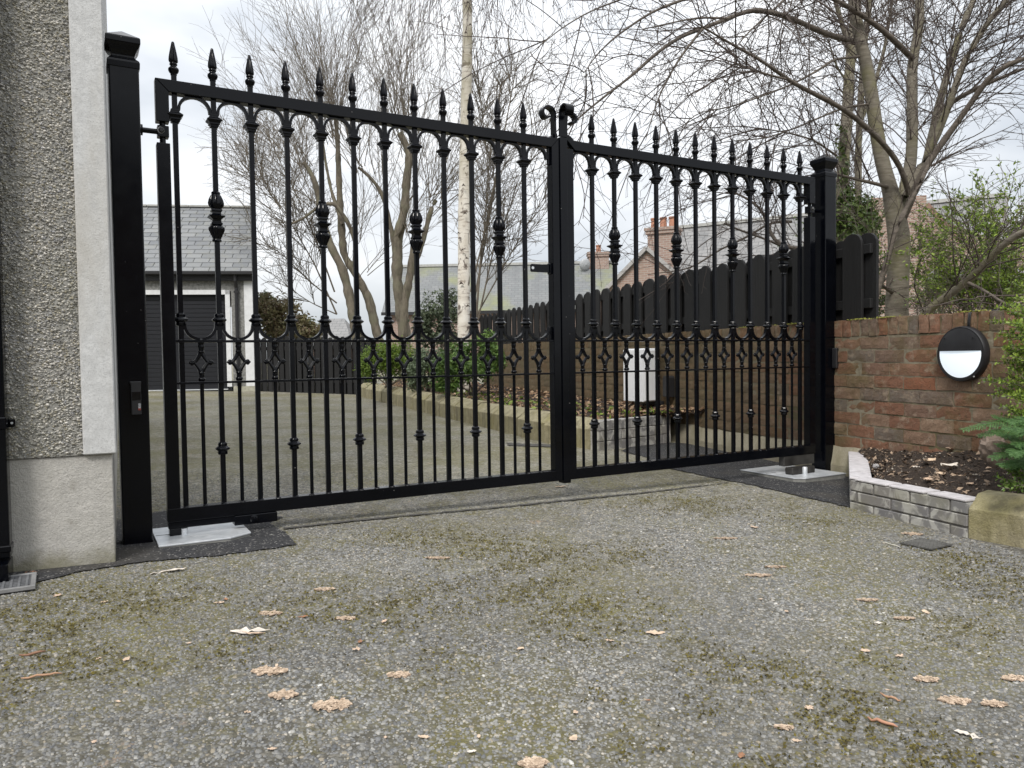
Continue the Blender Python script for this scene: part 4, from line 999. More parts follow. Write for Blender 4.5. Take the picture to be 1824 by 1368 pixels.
st.box(mid[0]-.07,mid[0]+.09,mid[1]-.05,mid[1]+.09,zb_-.03,zb_-.002).build('stand',PLASTIC,ct)
wb=empty('wall_box',wpt(-2.183,-.02,.43),WRZ,'small black box with a hanging cable on the wall behind the gate','wall box')
MB().prism([(-.055,-.09),(.05,-.09),(.05,.085),(.035,.10),(-.04,.10),(-.055,.085)],-.05,.015).build('body',PLASTIC,wb,bevel=.004)
MB().tube([(0,-.02,-.09),(.004,-.02,-.22),(-.006,-.018,-.36),(.01,-.02,-.47)],.009,6).build('cable',PLASTIC,wb)

# ================================================================ GARAGE
GAZ=math.radians(82); gdir=np.array([math.sin(GAZ),math.cos(GAZ)]); gc=at(455,697,15.45)[:2]; GARZ=math.atan2(gdir[1],gdir[0])
gar=empty('garage',(gc[0],gc[1],.10),GARZ,'grey roughcast garage with a slate roof and dark shutter door at the far left','garage')
W_=4.6   # local x from -W_ to 0
MB().box(-W_,-2.17,0,4.6,-.15,2.33).box(-.42,-.0,0,4.6,-.15,2.33).box(-2.17,-.42,0,4.6,2.02,2.329).build('wall',GCAST,gar)
MB().box(-.175,.008,-.012,4.61,.12,2.328).build('corner_band',GWHITE,gar,bevel=.004)
MB().box(-.42,.012,-.016,4.62,-.14,.118).build('plinth',m_simple('garage_plinth',(.36,.35,.28),.9,0,20,.3,.4),gar,bevel=.004)
MB().box(-.535,-.445,-.018,.02,.118,2.045).box(-2.33,-.445,-.018,.02,1.955,2.045).box(-2.33,-2.22,-.018,.02,.118,1.9548).build('door_surround',GWHITE,gar)
dr=MB().box(-2.22,-.535,.10,.14,.06,1.955).build('door',DOOR,gar)
SL=MB().prism([(-.842,0),(.842,0),(.842,.077),(-.842,.077)],-.006,.004).me('shutter_slat',DOOR,bevel=.004)
for k in range(22): put('shutter_slat',SL,dr,(-1.3775,.096,.075+k*.0845))
MB().box(-2.22,-.535,.05,.10,.055,.074).build('door_foot',GALV,dr)
# roof: eave at z 2.34, ridge z 3.6
ez,rz_=2.37,4.10; ry=2.3; pitch=math.atan2(rz_-ez,ry+.12)
rf=MB(); rf.add([(-W_-.1,-.12,ez),(.06,-.12,ez),(.06,ry,rz_),(-W_-.1,ry,rz_),(-W_-.1,ry*2+.1,ez),(.06,ry*2+.1,ez)],[(0,1,2,3),(3,2,5,4)]); roof=rf.build('roof',m_simple('roof_felt',(.06,.06,.06),.9),gar)
rf=MB().add([(0,0,2.33),(0,4.6,2.33),(0,ry,rz_-.06)],[(0,1,2)]); rf.build('gable',GCAST,gar)
SLM=[MB().box(-.145,.145,0,.22,0,.010).me('slate',SLATE,bevel=.0015) for _ in range(3)]
Ls=math.hypot(ry+.12,rz_-ez); rows=16; rh=Ls/rows
cnt=0; far=MB()
for r in range(rows):
    x=.06-.15-(.15 if r%2 else 0)
    if r%2:
        put('slate',SLM[0],roof,(.06-.0745,-.14+math.cos(pitch)*rh*r,ez+.016+math.sin(pitch)*rh*r),(pitch-.045,0,0),scale=(.5,1,1))
    while x>-W_-.1:
        y=-.14+math.cos(pitch)*rh*r; z=ez+.004+math.sin(pitch)*rh*r
        if x>-2.75 : put('slate',SLM[rnd.randrange(3)],roof,(x,y,z+.012),(pitch-.045,rng.normal(0,.004),rng.normal(0,.004)))
        x-=.30; cnt+=1
RT=MB().prism([(-.22,0),(.22,0),(.22,.05),(-.22,.05)],-.1,.1).me('ridge_tile',LEAD,bevel=.01)
for k in range(9): put('ridge_tile',RT,gar,(-.16-k*.45,ry,rz_+.0))
MB().box(-W_-.1,.08,-.22,-.10,2.33,2.40).build('gutter',PLASTIC,gar,bevel=.01)
MB().box(-W_-.1,.05,-.10,-.005,2.22,2.328).build('fascia',PLASTIC,gar)
MB().tube([(-.31,-.12,2.33),(-.31,-.12,2.22),(-.31,-.05,2.08),(-.31,-.05,.12)],.035,8).box(-.355,-.265,-.09,-.0,1.98,2.02).build('downpipe',PLASTIC,gar)

for o in [gar]+list(gar.children_recursive):      # the garage is slightly skewed in plan
    if o.type=='MESH' and o.name.split('.')[0] in ('wall','corner_band','plinth','roof','gable'):
        for v in o.data.vertices: v.co.x-=.20*v.co.y
    elif o.name.startswith('slate'): o.location.x-=.20*o.location.y
    elif o.name.startswith('ridge_tile'): o.location.x-=.20*o.location.y
# ---------------------------------------------------------------- rear picket fence
f0=np.array(gc)+np.array([.02,.05]); f1=gnd(640,706)[:2]+np.array([.2,.45]); fd=f1-f0; fl=np.linalg.norm(fd); fd/=fl
rear=empty('picket_fence',(f0[0],f0[1],.10),math.atan2(fd[1],fd[0]),'black picket fence with rounded tops closing the drive beside the garage','fence')
RP=[plank_me(.105,1.09+.015*i,.02).me('plank',PLANK,bevel=.0015) for i in range(3)]
RB=[plank_me(.10,1.05+.015*i,.02,False).me('plank',PLANK,bevel=.0015) for i in range(3)]
k=0; x=.06
while x<fl:
    put('plank',RP[rnd.randrange(3)],rear,(x+rng.normal(0,.004),0,-.02*x/1.0),(0,rng.normal(0,.006),0))
    put('plank',RB[rnd.randrange(3)],rear,(x+.074,.05,-.02*x-.02),(0,rng.normal(0,.006),0)); x+=.148+rng.normal(0,.003)
for z in (.2,.85): MB().box(0,fl,.012,.038,z-.02,z+.05).build('rail',PLANK,rear)
# ================================================================ FAR HOUSES
def far_house(name,label,loc,rz,L_,D_,eave,ridge,roofmat,base=0.,gable_ends=True,over=.2):
    """x along the ridge 0..L, eave side at y=0 facing the viewer"""
    h=empty(name,loc,rz,label,'house')
    MB().box(0,L_,0,D_,base-1,eave).build('wall',FBRICK,h)
    b=MB().add([(0,0,eave),(0,D_,eave),(0,D_/2,ridge-.08),(L_,0,eave),(L_,D_,eave),(L_,D_/2,ridge-.08)],[(0,2,1),(3,4,5)]); b.build('gable',FBRICK,h)
    # each slope in its own flat space so courses run along it
    sl=math.hypot(D_/2+over,ridge-eave); ang=math.atan2(ridge-eave,D_/2+over)
    for sgn in (1,-1):
        o=MB().box(-over,L_+over,0,sl,-.06,.0).build('roof',roofmat,h,loc=(0,-over,eave) if sgn>0 else (L_,D_+over,eave),rot=(ang,0,0 if sgn>0 else PI))
    MB().prism([(-over,-.04),(L_+over,-.04),(L_+over,.08),(-over,.08)],-.12,.12).build('ridge',LEAD,h,loc=(0,D_/2,ridge))
    MB().box(-over,L_+over,-over-.1,-over,eave-.12,eave+.02).build('gutter',PLASTIC,h)
    return h
def chimney(parent,x,y,z0,w,d,h,pots,label=None):
    c=MB().box(x-w/2,x+w/2,y-d/2,y+d/2,z0,z0+h).build('chimney',FBRICK,parent)
    MB().box(x-w/2-.06,x+w/2+.06,y-d/2-.06,y+d/2+.06,z0+h-.22,z0+h-.1).box(x-w/2-.1,x+w/2+.1,y-d/2-.1,y+d/2+.1,z0+h-.1,z0+h).build('corbel',FBRICK,c)
    for k in range(pots):
        q=x-w/2+w*(k+.5)/pots; MB().lathe([(.13,z0+h),(.11,z0+h+.30),(.135,z0+h+.33),(.135,z0+h+.38)],10,c=(q,y)).build('chimney_pot',TERRA,c,smooth=.7)
    return c
YA=38.
a=at(700,470,YA); b=at(1056,487,YA); e0=at(770,557,YA-2.)
hz=e0[2]
A=far_house('far_house','house with a mossy grey slate roof and end chimney behind the birch trunk',(a[0],YA-2.2,0),math.radians(-3),b[0]-a[0]+.6,5.2,hz,a[2]-.1,FSLATE,0)
lx=b[0]-a[0]
c=chimney(A,lx+.15,2.6,a[2]-.9,.95,.8,at(1060,446,YA)[2]-a[2]+.75,1)
ds=MB().lathe([(.30,0),(.28,.05),(.2,.1),(.0,.12)][::-1],14); ds.build('satellite_dish',m_simple('dish_grey',(.34,.35,.36),.5),A,loc=(lx-.55,2.0,at(1046,474,YA)[2]),rot=(PI/2+.2,0,.5),smooth='all')
YB=26.
ap=at(1153,444,YB); lft=at(1125,505,YB); 
# gable end facing the viewer: ridge runs away
B=empty('far_house',(ap[0],YB,0),math.radians(-24),'brick gabled house with three chimney pots beyond the fence','house')
gw=2.2; ez=ap[2]-2.05; rz_=ap[2]
MB().box(-gw,gw,0,8,-1,ez).add([(-gw,0,ez),(gw,0,ez),(0,0,rz_),(-gw,8,ez),(gw,8,ez),(0,8,rz_)],[(0,1,2),(4,3,5)]).build('wall',FBRICK,B)
sl=math.hypot(gw+.1,rz_-ez); ang=math.atan2(rz_-ez,gw+.1)
for sgn in (1,-1):
    MB().box(0,8.2,0,sl,-.06,.02).build('roof',FSLATE2,B,loc=(gw+.1,-.1,ez) if sgn>0 else (-gw-.1,8.1,ez),rot=(ang,0,PI/2 if sgn>0 else -PI/2))
t=MB().strip([(-gw-.15,ez-.1),(0,rz_+.04)],.12,-.16,-.1).strip([(0,rz_+.04),(gw+.15,ez-.1)],.12,-.16,-.1).build('bargeboard',m_simple('bargeboard_grey',(.32,.31,.30),.8),B)
cz=at(1175,447,YB+1.6)
cB=empty('x') if False else None
chimney(B,.30,1.1,rz_-.9,.95,.7,at(1170,411,YB+1)[2]-rz_+.95,3)
YD=30.
p0=at(1205,436,YD); p1=at(1400,386,YD-3)
D=far_house('far_house','long slate roofed house rising to the right behind the picket fence',(p0[0]-1.2,YD-1.4,0),math.radians(-30),11.,6.,p1[2]-2.9,p1[2]+.35,FSLATE3,0)
# brick gable behind the cherry tree
YC=21.
p=at(1606,330,YC)
Cc=empty('far_house',(p[0],YC,0),math.radians(-12),'brick house with a pale slate roof half hidden by the cherry tree','house')
hC=at(1606,350,YC)[2]
MB().box(-.75,.62,0,1.0,-1,hC).build('chimney_breast',FBRICK,Cc)
MB().box(-2.6,3.4,.6,6,-1,at(1640,430,YC)[2]).add([(-2.6,.6,at(1640,430,YC)[2]),(2.6,.6,at(1640,430,YC)[2]),(0,.6,hC-.1)],[(0,1,2)]).build('wall',FBRICK,Cc)
ez=at(1690,425,YC)[2]
MB().box(0,5.2,0,3.4,-.06,0).build('roof',FSLATE3,Cc,loc=(-.2,.2,ez-1.1),rot=(.6,0,0))
t=MB().strip([(.62,hC-.25),(1.45,ez-.1)],.12,-.05,.05).build('bargeboard',m_simple('bargeboard_brown',(.22,.13,.10),.8),Cc)
YE=32.
p0=at(548,605,YE); p1=at(625,605,YE); zt=at(590,563,YE)[2]
E=empty('far_house',(p0[0],YE,0),0,'low outbuilding with a pale hipped roof beyond the rear fence','house')
w=p1[0]-p0[0]; ze=p0[2]-.3
MB().box(.1,w-.1,.1,3.9,-1,ze).build('wall',FBRICK,E)
MB().add([(-.1,-.1,ze),(w+.1,-.1,ze),(w+.1,4.1,ze),(-.1,4.1,ze),(.1,2,zt),(w*.62,2,zt)],[(0,1,5,4),(1,2,5),(2,3,4,5),(3,0,4)]).build('roof',FSLATE3,E)

# unseen house and hedges, added behind the viewer for the gloss paint to mirror
far_house('added_house','unseen brick house added behind the viewer for the black paint to mirror',(11.,-13.,0),PI-.25,15.,7.,5.2,8.2,FSLATE2,0)
def hedge(name,label,x0,x1,y0,y1,h):
    b=MB(); nx=max(4,int(abs(x1-x0)/.7)); V=[];F=[]
    prof=[(0,0),(-.1,h*.5),(.05,h*.9),(.5,h),(1.,h*.95),(1.2,h*.5),(1.1,0)]
    for i in range(nx+1):
        t=i/nx
        for (a,z) in prof: V.append((x0+(x1-x0)*t+rng.normal(0,.06),y0+(y1-y0)*t-a+rng.normal(0,.08),z*(1+rng.normal(0,.04))))
    m_=len(prof)
    for i in range(nx):
        for k in range(m_-1): q=i*m_+k; F.append((q,q+m_,q+m_+1,q+1))
    b.add(V,F); return tag(b.build(name,m_simple('added_hedge_green',(.035,.05,.02),.9,0,9,.5,.8)),label,'hedge')
hedge('hedge','unseen tall hedge added behind the viewer for the black paint to mirror',-14,-5,-8,-8.5,4.2)
hedge('hedge','unseen long hedge added to the right behind the viewer for the paint to mirror',13,6.5,-9,-1.5,3.6)
# ================================================================ TREES
def smooth_path(P,n):
    P=np.array(P,float); d=np.concatenate([[0],np.cumsum(np.linalg.norm(np.diff(P,axis=0),axis=1))]); t=np.linspace(0,d[-1],n)
    Q=np.stack([np.interp(t,d,P[:,k]) for k in range(3)],1)
    for _ in range(2): Q[1:-1]=.25*Q[:-2]+.5*Q[1:-1]+.25*Q[2:]
    return Q
def limb(px,Y0,Y1,r0,r1,n=None,sub=None):
    """traced limb: pixel polyline, depth from Y0 at the base to Y1 at the tip"""
    P=[]; m_=len(px)
    for i,(x,y) in enumerate(px): P.append(at(x,y,Y0+(Y1-Y0)*i/(m_-1)))
    L_=sum(np.linalg.norm(P[i+1]-P[i]) for i in range(m_-1)); n=n or max(6,int(L_/.09))
    Q=smooth_path(P,n); R=np.linspace(1,0,n)**.8*(r0-r1)+r1; R*=1+rng.normal(0,.035,n); return Q,R
def twig_batch(starts,dirs,lens,K,wob,droop,r0,r1,upbias=0.):
    n=len(starts); P=np.zeros((n,K,3)); P[:,0]=starts; d=dirs/np.linalg.norm(dirs,axis=1,keepdims=True); st=(lens/(K-1))[:,None]
    for k in range(1,K):
        d=d+rng.normal(0,wob,(n,3)); d[:,2]+=upbias-droop*(k/K); d/=np.linalg.norm(d,axis=1,keepdims=True); P[:,k]=P[:,k-1]+d*st
    t=np.linspace(0,1,K)[None]; R=np.asarray(r0)[:,None]*(1-t)+np.asarray(r1)[:,None]*t if not np.isscalar(r0) else np.repeat(r0*(1-t)+r1*t,n,0)
    return P,R
def spawn(P,n,frac=(.15,1.)):
    """random points and tangents on a batch of paths (list or array)"""
    i=rng.integers(0,len(P),n); t=frac[0]+(frac[1]-frac[0])*rng.random(n); K=np.array([len(p) for p in P]) if isinstance(P,list) else np.full(len(P),P.shape[1])
    S=np.zeros((n,3)); T=np.zeros((n,3))
    for q in range(n):
        p=P[i[q]]; u=t[q]*(len(p)-1); a=min(int(u),len(p)-2); S[q]=p[a]+(p[a+1]-p[a])*(u-a); T[q]=p[a+1]-p[a]
    T/=np.linalg.norm(T,axis=1,keepdims=True)+1e-9; return S,T,i,t
def sidedir(T,ang,up=0.):
    n=len(T); v=rng.normal(0,1,(n,3)); v-=T*(v*T).sum(1,keepdims=True); v/=np.linalg.norm(v,axis=1,keepdims=True)
    d=T*math.cos(ang)+v*math.sin(ang); d[:,2]+=up; return d/np.linalg.norm(d,axis=1,keepdims=True)
def limbs_mesh(name,LB,mat,parent,seg=9):
    parts=[]
    for Q,R in LB: parts.append(tubes(Q[None],R[None],seg if R[0]>.03 else 6))
    v,f=join(parts); return put(name,npmesh(name,v,f,mat,smooth=True),parent)

# ---- cherry-like tree behind the wall on the right
T3=empty('cherry_tree',tuple(at(1597,640,6.9)),0,'bare grey barked tree with many spreading limbs behind the brick wall','tree')
b0=T3.location.copy()
Yc=6.9
trunk=[((1597,640),(1597,564),(1599,496),(1603,421),(1592,372),(1585,330),(1573,300),(1558,214),(1551,156),(1540,101),(1530,63),(1520,0),(1503,-130)),Yc,Yc-.1,.098,.035]
LB3=[]
Q,R=limb(*trunk); k=len(R); R=np.interp(np.linspace(0,1,k),[0,.12,.3,.42,.7,1],[.115,.095,.09,.062,.052,.035]); LB3.append((Q,R))
def addl(px,Y0,Y1,r0,r1): LB3.append(limb(px,Y0,Y1,r0,r1))
addl(((1598,400),(1611,340),(1624,285),(1625,214),(1624,126),(1627,100),(1638,50),(1638,0),(1640,-140)),Yc,Yc+.3,.055,.03)
addl(((1625,104),(1603,82),(1578,58),(1540,30),(1505,8),(1470,-8),(1430,-30)),Yc+.15,Yc-.5,.028,.012)
addl(((1606,380),(1631,330),(1649,298),(1667,209),(1682,151),(1699,93),(1717,38),(1735,0),(1760,-70)),Yc,Yc+.5,.042,.022)
addl(((1612,350),(1645,290),(1659,265),(1689,192),(1712,121),(1737,73),(1767,28),(1793,0),(1850,-60)),Yc-.05,Yc-.4,.036,.016)
addl(((1604,400),(1630,340),(1644,303),(1687,242),(1717,202),(1750,154),(1767,126),(1824,103),(1900,85)),Yc-.05,Yc-.8,.036,.014)
addl(((1672,200),(1704,174),(1742,156),(1793,134),(1850,112)),Yc+.2,Yc-.2,.024,.01)
addl(((1526,76),(1496,68),(1465,58),(1427,40),(1385,24),(1340,16),(1296,33),(1253,50),(1210,66),(1167,96),(1127,134),(1084,166),(1031,209),(1008,234)),Yc,Yc-2.,.026,.003)
addl(((1619,345),(1604,295),(1571,252),(1540,224),(1508,197),(1465,174),(1414,149),(1389,131),(1364,113),(1336,96),(1298,76),(1260,53),(1238,39)),Yc-.12,Yc-1.7,.026,.004)
addl(((1400,141),(1379,137),(1340,124),(1308,113)),Yc-1.1,Yc-1.3,.009,.006)
addl(((1545,186),(1510,190),(1477,202),(1420,227),(1364,247),(1310,250),(1262,258)),Yc-.1,Yc-1.3,.011,.002)
addl(((1530,101),(1485,105),(1460,124),(1414,149),(1364,169),(1298,192),(1240,200),(1210,232)),Yc-.1,Yc-1.5,.012,.002)
addl(((1585,335),(1573,330),(1528,320),(1493,311),(1450,300)),Yc-.05,Yc-.5,.018,.006)
addl(((1490,277),(1468,262),(1450,249),(1400,235),(1350,228)),Yc+.2,Yc-.5,.010,.003)
addl(((1576,500),(1480,450),(1391,440),(1373,425),(1361,373),(1330,352),(1290,335)),Yc+.1,Yc+.6,.028,.008)
addl(((1410,395),(1373,393),(1335,421),(1277,446),(1234,479),(1176,486),(1154,489)),Yc+.5,Yc+.2,.014,.004)
addl(((1391,438),(1353,421),(1323,413),(1290,398)),Yc+.4,Yc+.1,.011,.007)
addl(((1551,600),(1551,559),(1586,446),(1591,418),(1606,383),(1631,345),(1660,280)),Yc-.3,Yc-.3,.026,.016)
addl(((1622,640),(1630,575),(1644,559),(1687,527),(1717,506),(1742,486),(1773,448),(1798,423),(1840,404),(1900,390)),Yc-.4,Yc-1.6,.038,.018)
addl(((1725,504),(1757,516),(1778,537),(1800,547),(1840,560)),Yc-1.1,Yc-1.7,.013,.006)
addl(((1560,500),(1583,517),(1596,525)),Yc-.25,Yc,.014,.018)
addl(((1253,50),(1215,95),(1195,130),(1175,165),(1158,220),(1150,250)),Yc-1.4,Yc-1.7,.010,.002)
addl(((1296,33),(1245,30),(1200,40),(1145,52)),Yc-1.2,Yc-1.6,.008,.004)
addl(((1560,-20),(1500,-40),(1420,-20),(1380,15),(1330,60),(1290,110)),Yc,Yc-1.,.016,.002)
addl(((1300,-30),(1230,-5),(1165,18),(1110,55),(1085,75),(1060,100),(1040,130)),Yc-1.2,Yc-2.1,.013,.002)
addl(((1250,-40),(1130,-10),(1050,20),(1000,50),(945,95)),Yc-1.2,Yc-2.1,.009,.002)
LB3=[(Q+0,R) for Q,R in LB3]
def local(LB,o): return [(Q-np.array(o),R) for Q,R in LB]
BR_=m_bark('dark_branch_bark',(.075,.062,.052),(.165,.14,.115),None,(1,1,4),.4,9)
limbs_mesh('trunk',local([l for l in LB3 if l[1][0]>.034],b0),BARK,T3,12); limbs_mesh('limbs',local([l for l in LB3 if l[1][0]<=.034],b0),BR_,T3,8)
paths=[Q for Q,R in LB3]; thin=[Q for Q,R in LB3[1:]]
def crown(paths,n1,l1,n2,l2,n3,l3,mat,name,parent,off,up=.1,droop=.03,wob=.16,r=(.006,.0032,.0019),frac=(.25,1.),lenw=True):
    # weight long paths more
    w=np.array([len(p) for p in paths],float); idx=rng.choice(len(paths),n1,p=w/w.sum()); PL_=[paths[i] for i in idx]
    S=np.zeros((n1,3)); T=np.zeros((n1,3))
    for q,p in enumerate(PL_):
        u=(frac[0]+(frac[1]-frac[0])*rng.random())*(len(p)-1); a=min(int(u),len(p)-2); S[q]=p[a]+(p[a+1]-p[a])*(u-a); T[q]=p[a+1]-p[a]
    T/=np.linalg.norm(T,axis=1,keepdims=True)
    P1,R1=twig_batch(S,sidedir(T,.75,up),l1[0]+(l1[1]-l1[0])*rng.random(n1),9,wob,droop,r[0],r[1])
    S,T,_,_=spawn(P1,n2,(.1,1.)); P2,R2=twig_batch(S,sidedir(T,.8,up*.5),l2[0]+(l2[1]-l2[0])*rng.random(n2),6,wob*1.2,droop,r[1],r[2])
    S,T,_,_=spawn(P2,n3,(.1,1.)); P3,R3=twig_batch(S,sidedir(T,.9,up*.3),l3[0]+(l3[1]-l3[0])*rng.random(n3),3,wob*1.5,0,r[2]*1.05,r[2]*.8)
    v,f=join([tubes(P1,R1,4),tubes(P2,R2,3),tubes(P3,R3,3)]); v=v-np.array(off)
    return put(name,npmesh(name,v,f,mat),parent),P1,P2
lft_=[q for q in thin if q[-1][0]<1.6]; rgt_=[q for q in thin if q[-1][0]>=1.6]+[LB3[0][0][len(LB3[0][0])//3:]]
crown(lft_,95,(.3,1.1),620,(.12,.5),2200,(.015,.06),TWIG,'twigs',T3,b0,.02,.06,.085,(.0042,.0019,.0012))
crown(rgt_,330,(.4,1.35),2700,(.15,.55),8000,(.02,.09),TWIG,'twigs',T3,b0,.06,.05,.10,(.0055,.0025,.0015))

# ---- pollarded trees behind the rear fence
def willow(name,label,LBs,shoots,loc,n1,n2):
    t=empty(name,loc,0,label,'tree'); LBs=[(Q,R*.68*(1+.07*np.sin(np.arange(len(R))*1.3)+rng.normal(0,.05,len(R)))) for Q,R in LBs]; limbs_mesh('trunk',local(LBs,loc),WILLOW,t,10)
    S=[];D=[];Ln=[]
    for (px,py,Y,cnt,spread,l0,l1,lean) in shoots:
        c=at(px,py,Y)
        for _ in range(int(cnt*.62)):
            S.append(c+rng.normal(0,.10,3)); a=rng.random()*2*PI; s=spread*rng.random()**.7
            D.append((math.cos(a)*s+lean,math.sin(a)*s,1.)); Ln.append(l0+(l1-l0)*rng.random())
    S=np.array(S);D=np.array(D);Ln=np.array(Ln)
    P1,R1=twig_batch(S,D,Ln,11,.085,0.,.0095,.0024,.03)
    S2,T2,_,_=spawn(P1,int(n1*.52),(.05,.95)); n1=int(n1*.52); n2=int(n2*.55); P2,R2=twig_batch(S2,sidedir(T2,.62,.15),.35+1.1*rng.random(n1),7,.1,0.,.0042,.0022,.02)
    S3,T3_,_,_=spawn(P2,n2,(.1,1.)); P3,R3=twig_batch(S3,sidedir(T3_,.7,.1),.12+.4*rng.random(n2),4,.14,0.,.0025,.002)
    v,f=join([tubes(P1,R1,4),tubes(P2,R2,3),tubes(P3,R3,3)]); put('twigs',npmesh('twigs',v-np.array(loc),f,WTWIG),t); return t
Y=16.2
LA=[limb(((645,680),(638,608),(618,507),(609,476),(591,443),(580,410),(571,384),(567,347),(558,314),(540,289)),Y,Y-.4,.18,.06),
    limb(((690,660),(672,596),(657,531),(632,485),(612,455),(609,415),(606,372),(604,323),(601,246),(598,210)),Y+.3,Y,.16,.06),
    limb(((632,470),(635,433),(620,396),(595,360),(568,367),(540,390),(515,400)),Y+.1,Y-.6,.08,.03),
    limb(((610,400),(590,340),(580,290),(575,250)),Y,Y+.3,.06,.03)]
willow('pollarded_tree','left one of two pollarded bare trees behind the rear fence, with twin leaning trunks',LA,
  [(540,289,Y-.4,16,.9,1.6,3.4,-.45),(558,314,Y-.3,8,.8,1.5,3.,-.4),(601,246,Y,22,.55,2.2,4.0,-.05),(598,215,Y,18,.6,1.8,3.6,.08),(575,250,Y+.3,16,.6,1.8,3.4,-.2),(515,400,Y-.6,10,1.2,1.2,2.6,-.8),(568,367,Y-.5,9,1.,1.2,2.6,-.6),(625,440,Y,9,.9,1.2,2.8,.1),(640,485,Y,8,1.3,.9,2.2,.3)],
  tuple(at(655,690,Y)),1500,3000)
LBb=[limb(((722,680),(721,593),(712,538),(707,492),(708,450),(709,421),(721,372),(724,323),(730,277),(722,255),(712,237)),Y,Y-.2,.20,.10),
    limb(((718,600),(721,538),(730,492),(736,446),(740,418)),Y-.15,Y-.5,.13,.10),
    limb(((706,470),(700,420),(695,400),(684,353),(669,326),(650,307),(638,298)),Y,Y-.5,.09,.04),
    limb(((728,500),(750,440),(761,400),(768,372),(776,357)),Y,Y+.2,.09,.07),
    limb(((709,425),(720,402)),Y-.1,Y-.45,.06,.055),
    limb(((722,370),(735,345),(742,350),(745,330)),Y,Y,.03,.02)]
willow('pollarded_tree','right one of two pollarded bare trees, standing between the other and the birch',LBb,
  [(712,237,Y-.2,26,.6,2.,3.8,.0),(730,277,Y-.1,16,.7,1.8,3.6,.15),(638,298,Y-.5,18,.7,1.8,3.4,-.2),(669,326,Y-.4,10,.7,1.5,3.,.0),(776,357,Y+.2,22,.9,2.0,3.8,.35),(745,330,Y,8,.7,1.5,3.,.1),(740,418,Y-.5,8,1.,1.,2.4,.3),(768,372,Y+.1,12,1.3,1.6,3.4,.8)],
  tuple(at(722,690,Y)),1700,3400)
# ---- birch
Yb=10.8
bp=tuple(at(826,700,Yb)); TB=empty('birch_tree',bp,0,'white barked birch trunk rising straight through the middle of the view','tree')
Lb=[limb(((826,705),(826,600),(826,500),(827,350),(830,200),(833,60),(832,0),(828,-120),(834,-330),(840,-520)),Yb,Yb+.2,.094,.05,90)]
R=Lb[0][1]; R[:]=np.interp(np.linspace(0,1,len(R)),[0,.05,.3,.6,1],[.105,.088,.082,.066,.04])*(1+rng.normal(0,.02,len(R)))
limbs_mesh('trunk',local(Lb,bp),BIRCH,TB,18)
knot=MB()
for (x,y,s) in ((822,505,1.3),(829,380,.9),(817,415,.8),(824,445,.8),(832,460,.9),(838,360,.7),(834,545,1.1),(826,330,1.),(838,44,.9),(830,58,.9),(834,5,1.),(820,640,1.)):
    p=at(x,y,Yb-.083)-np.array(bp); w=.030*s
    knot.add([(p[0]-w,p[1]+.012,p[2]-.4*w),(p[0]-w*.2,p[1]-.014,p[2]+.75*w),(p[0]+w,p[1]+.012,p[2]-.5*w),(p[0],p[1]-.003,p[2]-.15*w),(p[0],p[1]+.02,p[2]+.2*w)],[(0,1,3),(1,2,3),(0,4,1),(1,4,2)])
knot.build('branch_scars',m_simple('birch_scar',(.07,.05,.04),.9),TB)['kind']='stuff'
LBr=[]
for k,(px,Y1) in enumerate((([(832,-160),(800,-190),(750,-150),(700,-90)],10.2),([(832,-120),(880,-170),(950,-160),(1010,-120)],9.6),([(833,-200),(900,-260),(1000,-240),(1100,-170)],10.0),([(833,-250),(780,-280),(720,-230),(660,-170)],11.6),([(833,-60),(850,-110),(890,-110),(925,-70)],10.2),([(834,-180),(930,-240),(1040,-210),(1130,-120)],11.8),([(833,-100),(800,-130),(775,-100),(760,-60)],10.)))  :
    LBr.append(limb(px,Yb,Y1,.022,.006,24))
limbs_mesh('branches',local(LBr,bp),TWIG,TB,6)
pth=[Q for Q,R in LBr]
S,T,_,_=spawn(pth,150,(.2,1.)); P1,R1=twig_batch(S,np.concatenate([rng.normal(0,.5,(150,2)),np.full((150,1),-.35)],1),.9+1.3*rng.random(150),12,.10,.35,.004,.0022)
S,T,_,_=spawn(P1,900,(.2,1.)); P2,R2=twig_batch(S,sidedir(T,.6,-.25),.15+.4*rng.random(900),5,.13,.2,.0024,.002)
S,T,_,_=spawn(P2,1500,(.1,1.)); P3,R3=twig_batch(S,sidedir(T,.8,-.2),.025+.03*rng.random(1500),3,.1,.1,.0032,.0026)
v,f=join([tubes(P1,R1,4),tubes(P2,R2,3),tubes(P3,R3,4)]); put('hanging_twigs',npmesh('hanging_twigs',v-np.array(bp),f,TWIG),TB)
# long fine side branches right of the trunk
Yg=13.
tg=empty('bare_shrub_tree',tuple(at(900,640,Yg)),0,'thin bare sapling fanning out right of the birch trunk','tree')
Ls_=[limb(((845,640),(850,540),(858,440),(880,330),(905,200),(925,90)),Yg,Yg,.025,.006),limb(((845,600),(880,440),(925,330),(960,250)),Yg,Yg-.4,.018,.004),limb(((840,560),(870,400),(890,280),(890,150)),Yg,Yg+.5,.02,.005),limb(((838,520),(862,420),(870,300),(850,120)),Yg,Yg+.2,.016,.004),limb(((850,560),(900,470),(950,380),(985,330)),Yg,Yg-.2,.014,.003)]
limbs_mesh('stems',local(Ls_,tg.location),WTWIG,tg,6)
crown([q for q,_ in Ls_],150,(.5,1.3),1000,(.2,.6),1500,(.06,.2),WTWIG,'twigs',tg,tuple(tg.location),.35,0.,.11,(.0075,.0042,.0028))
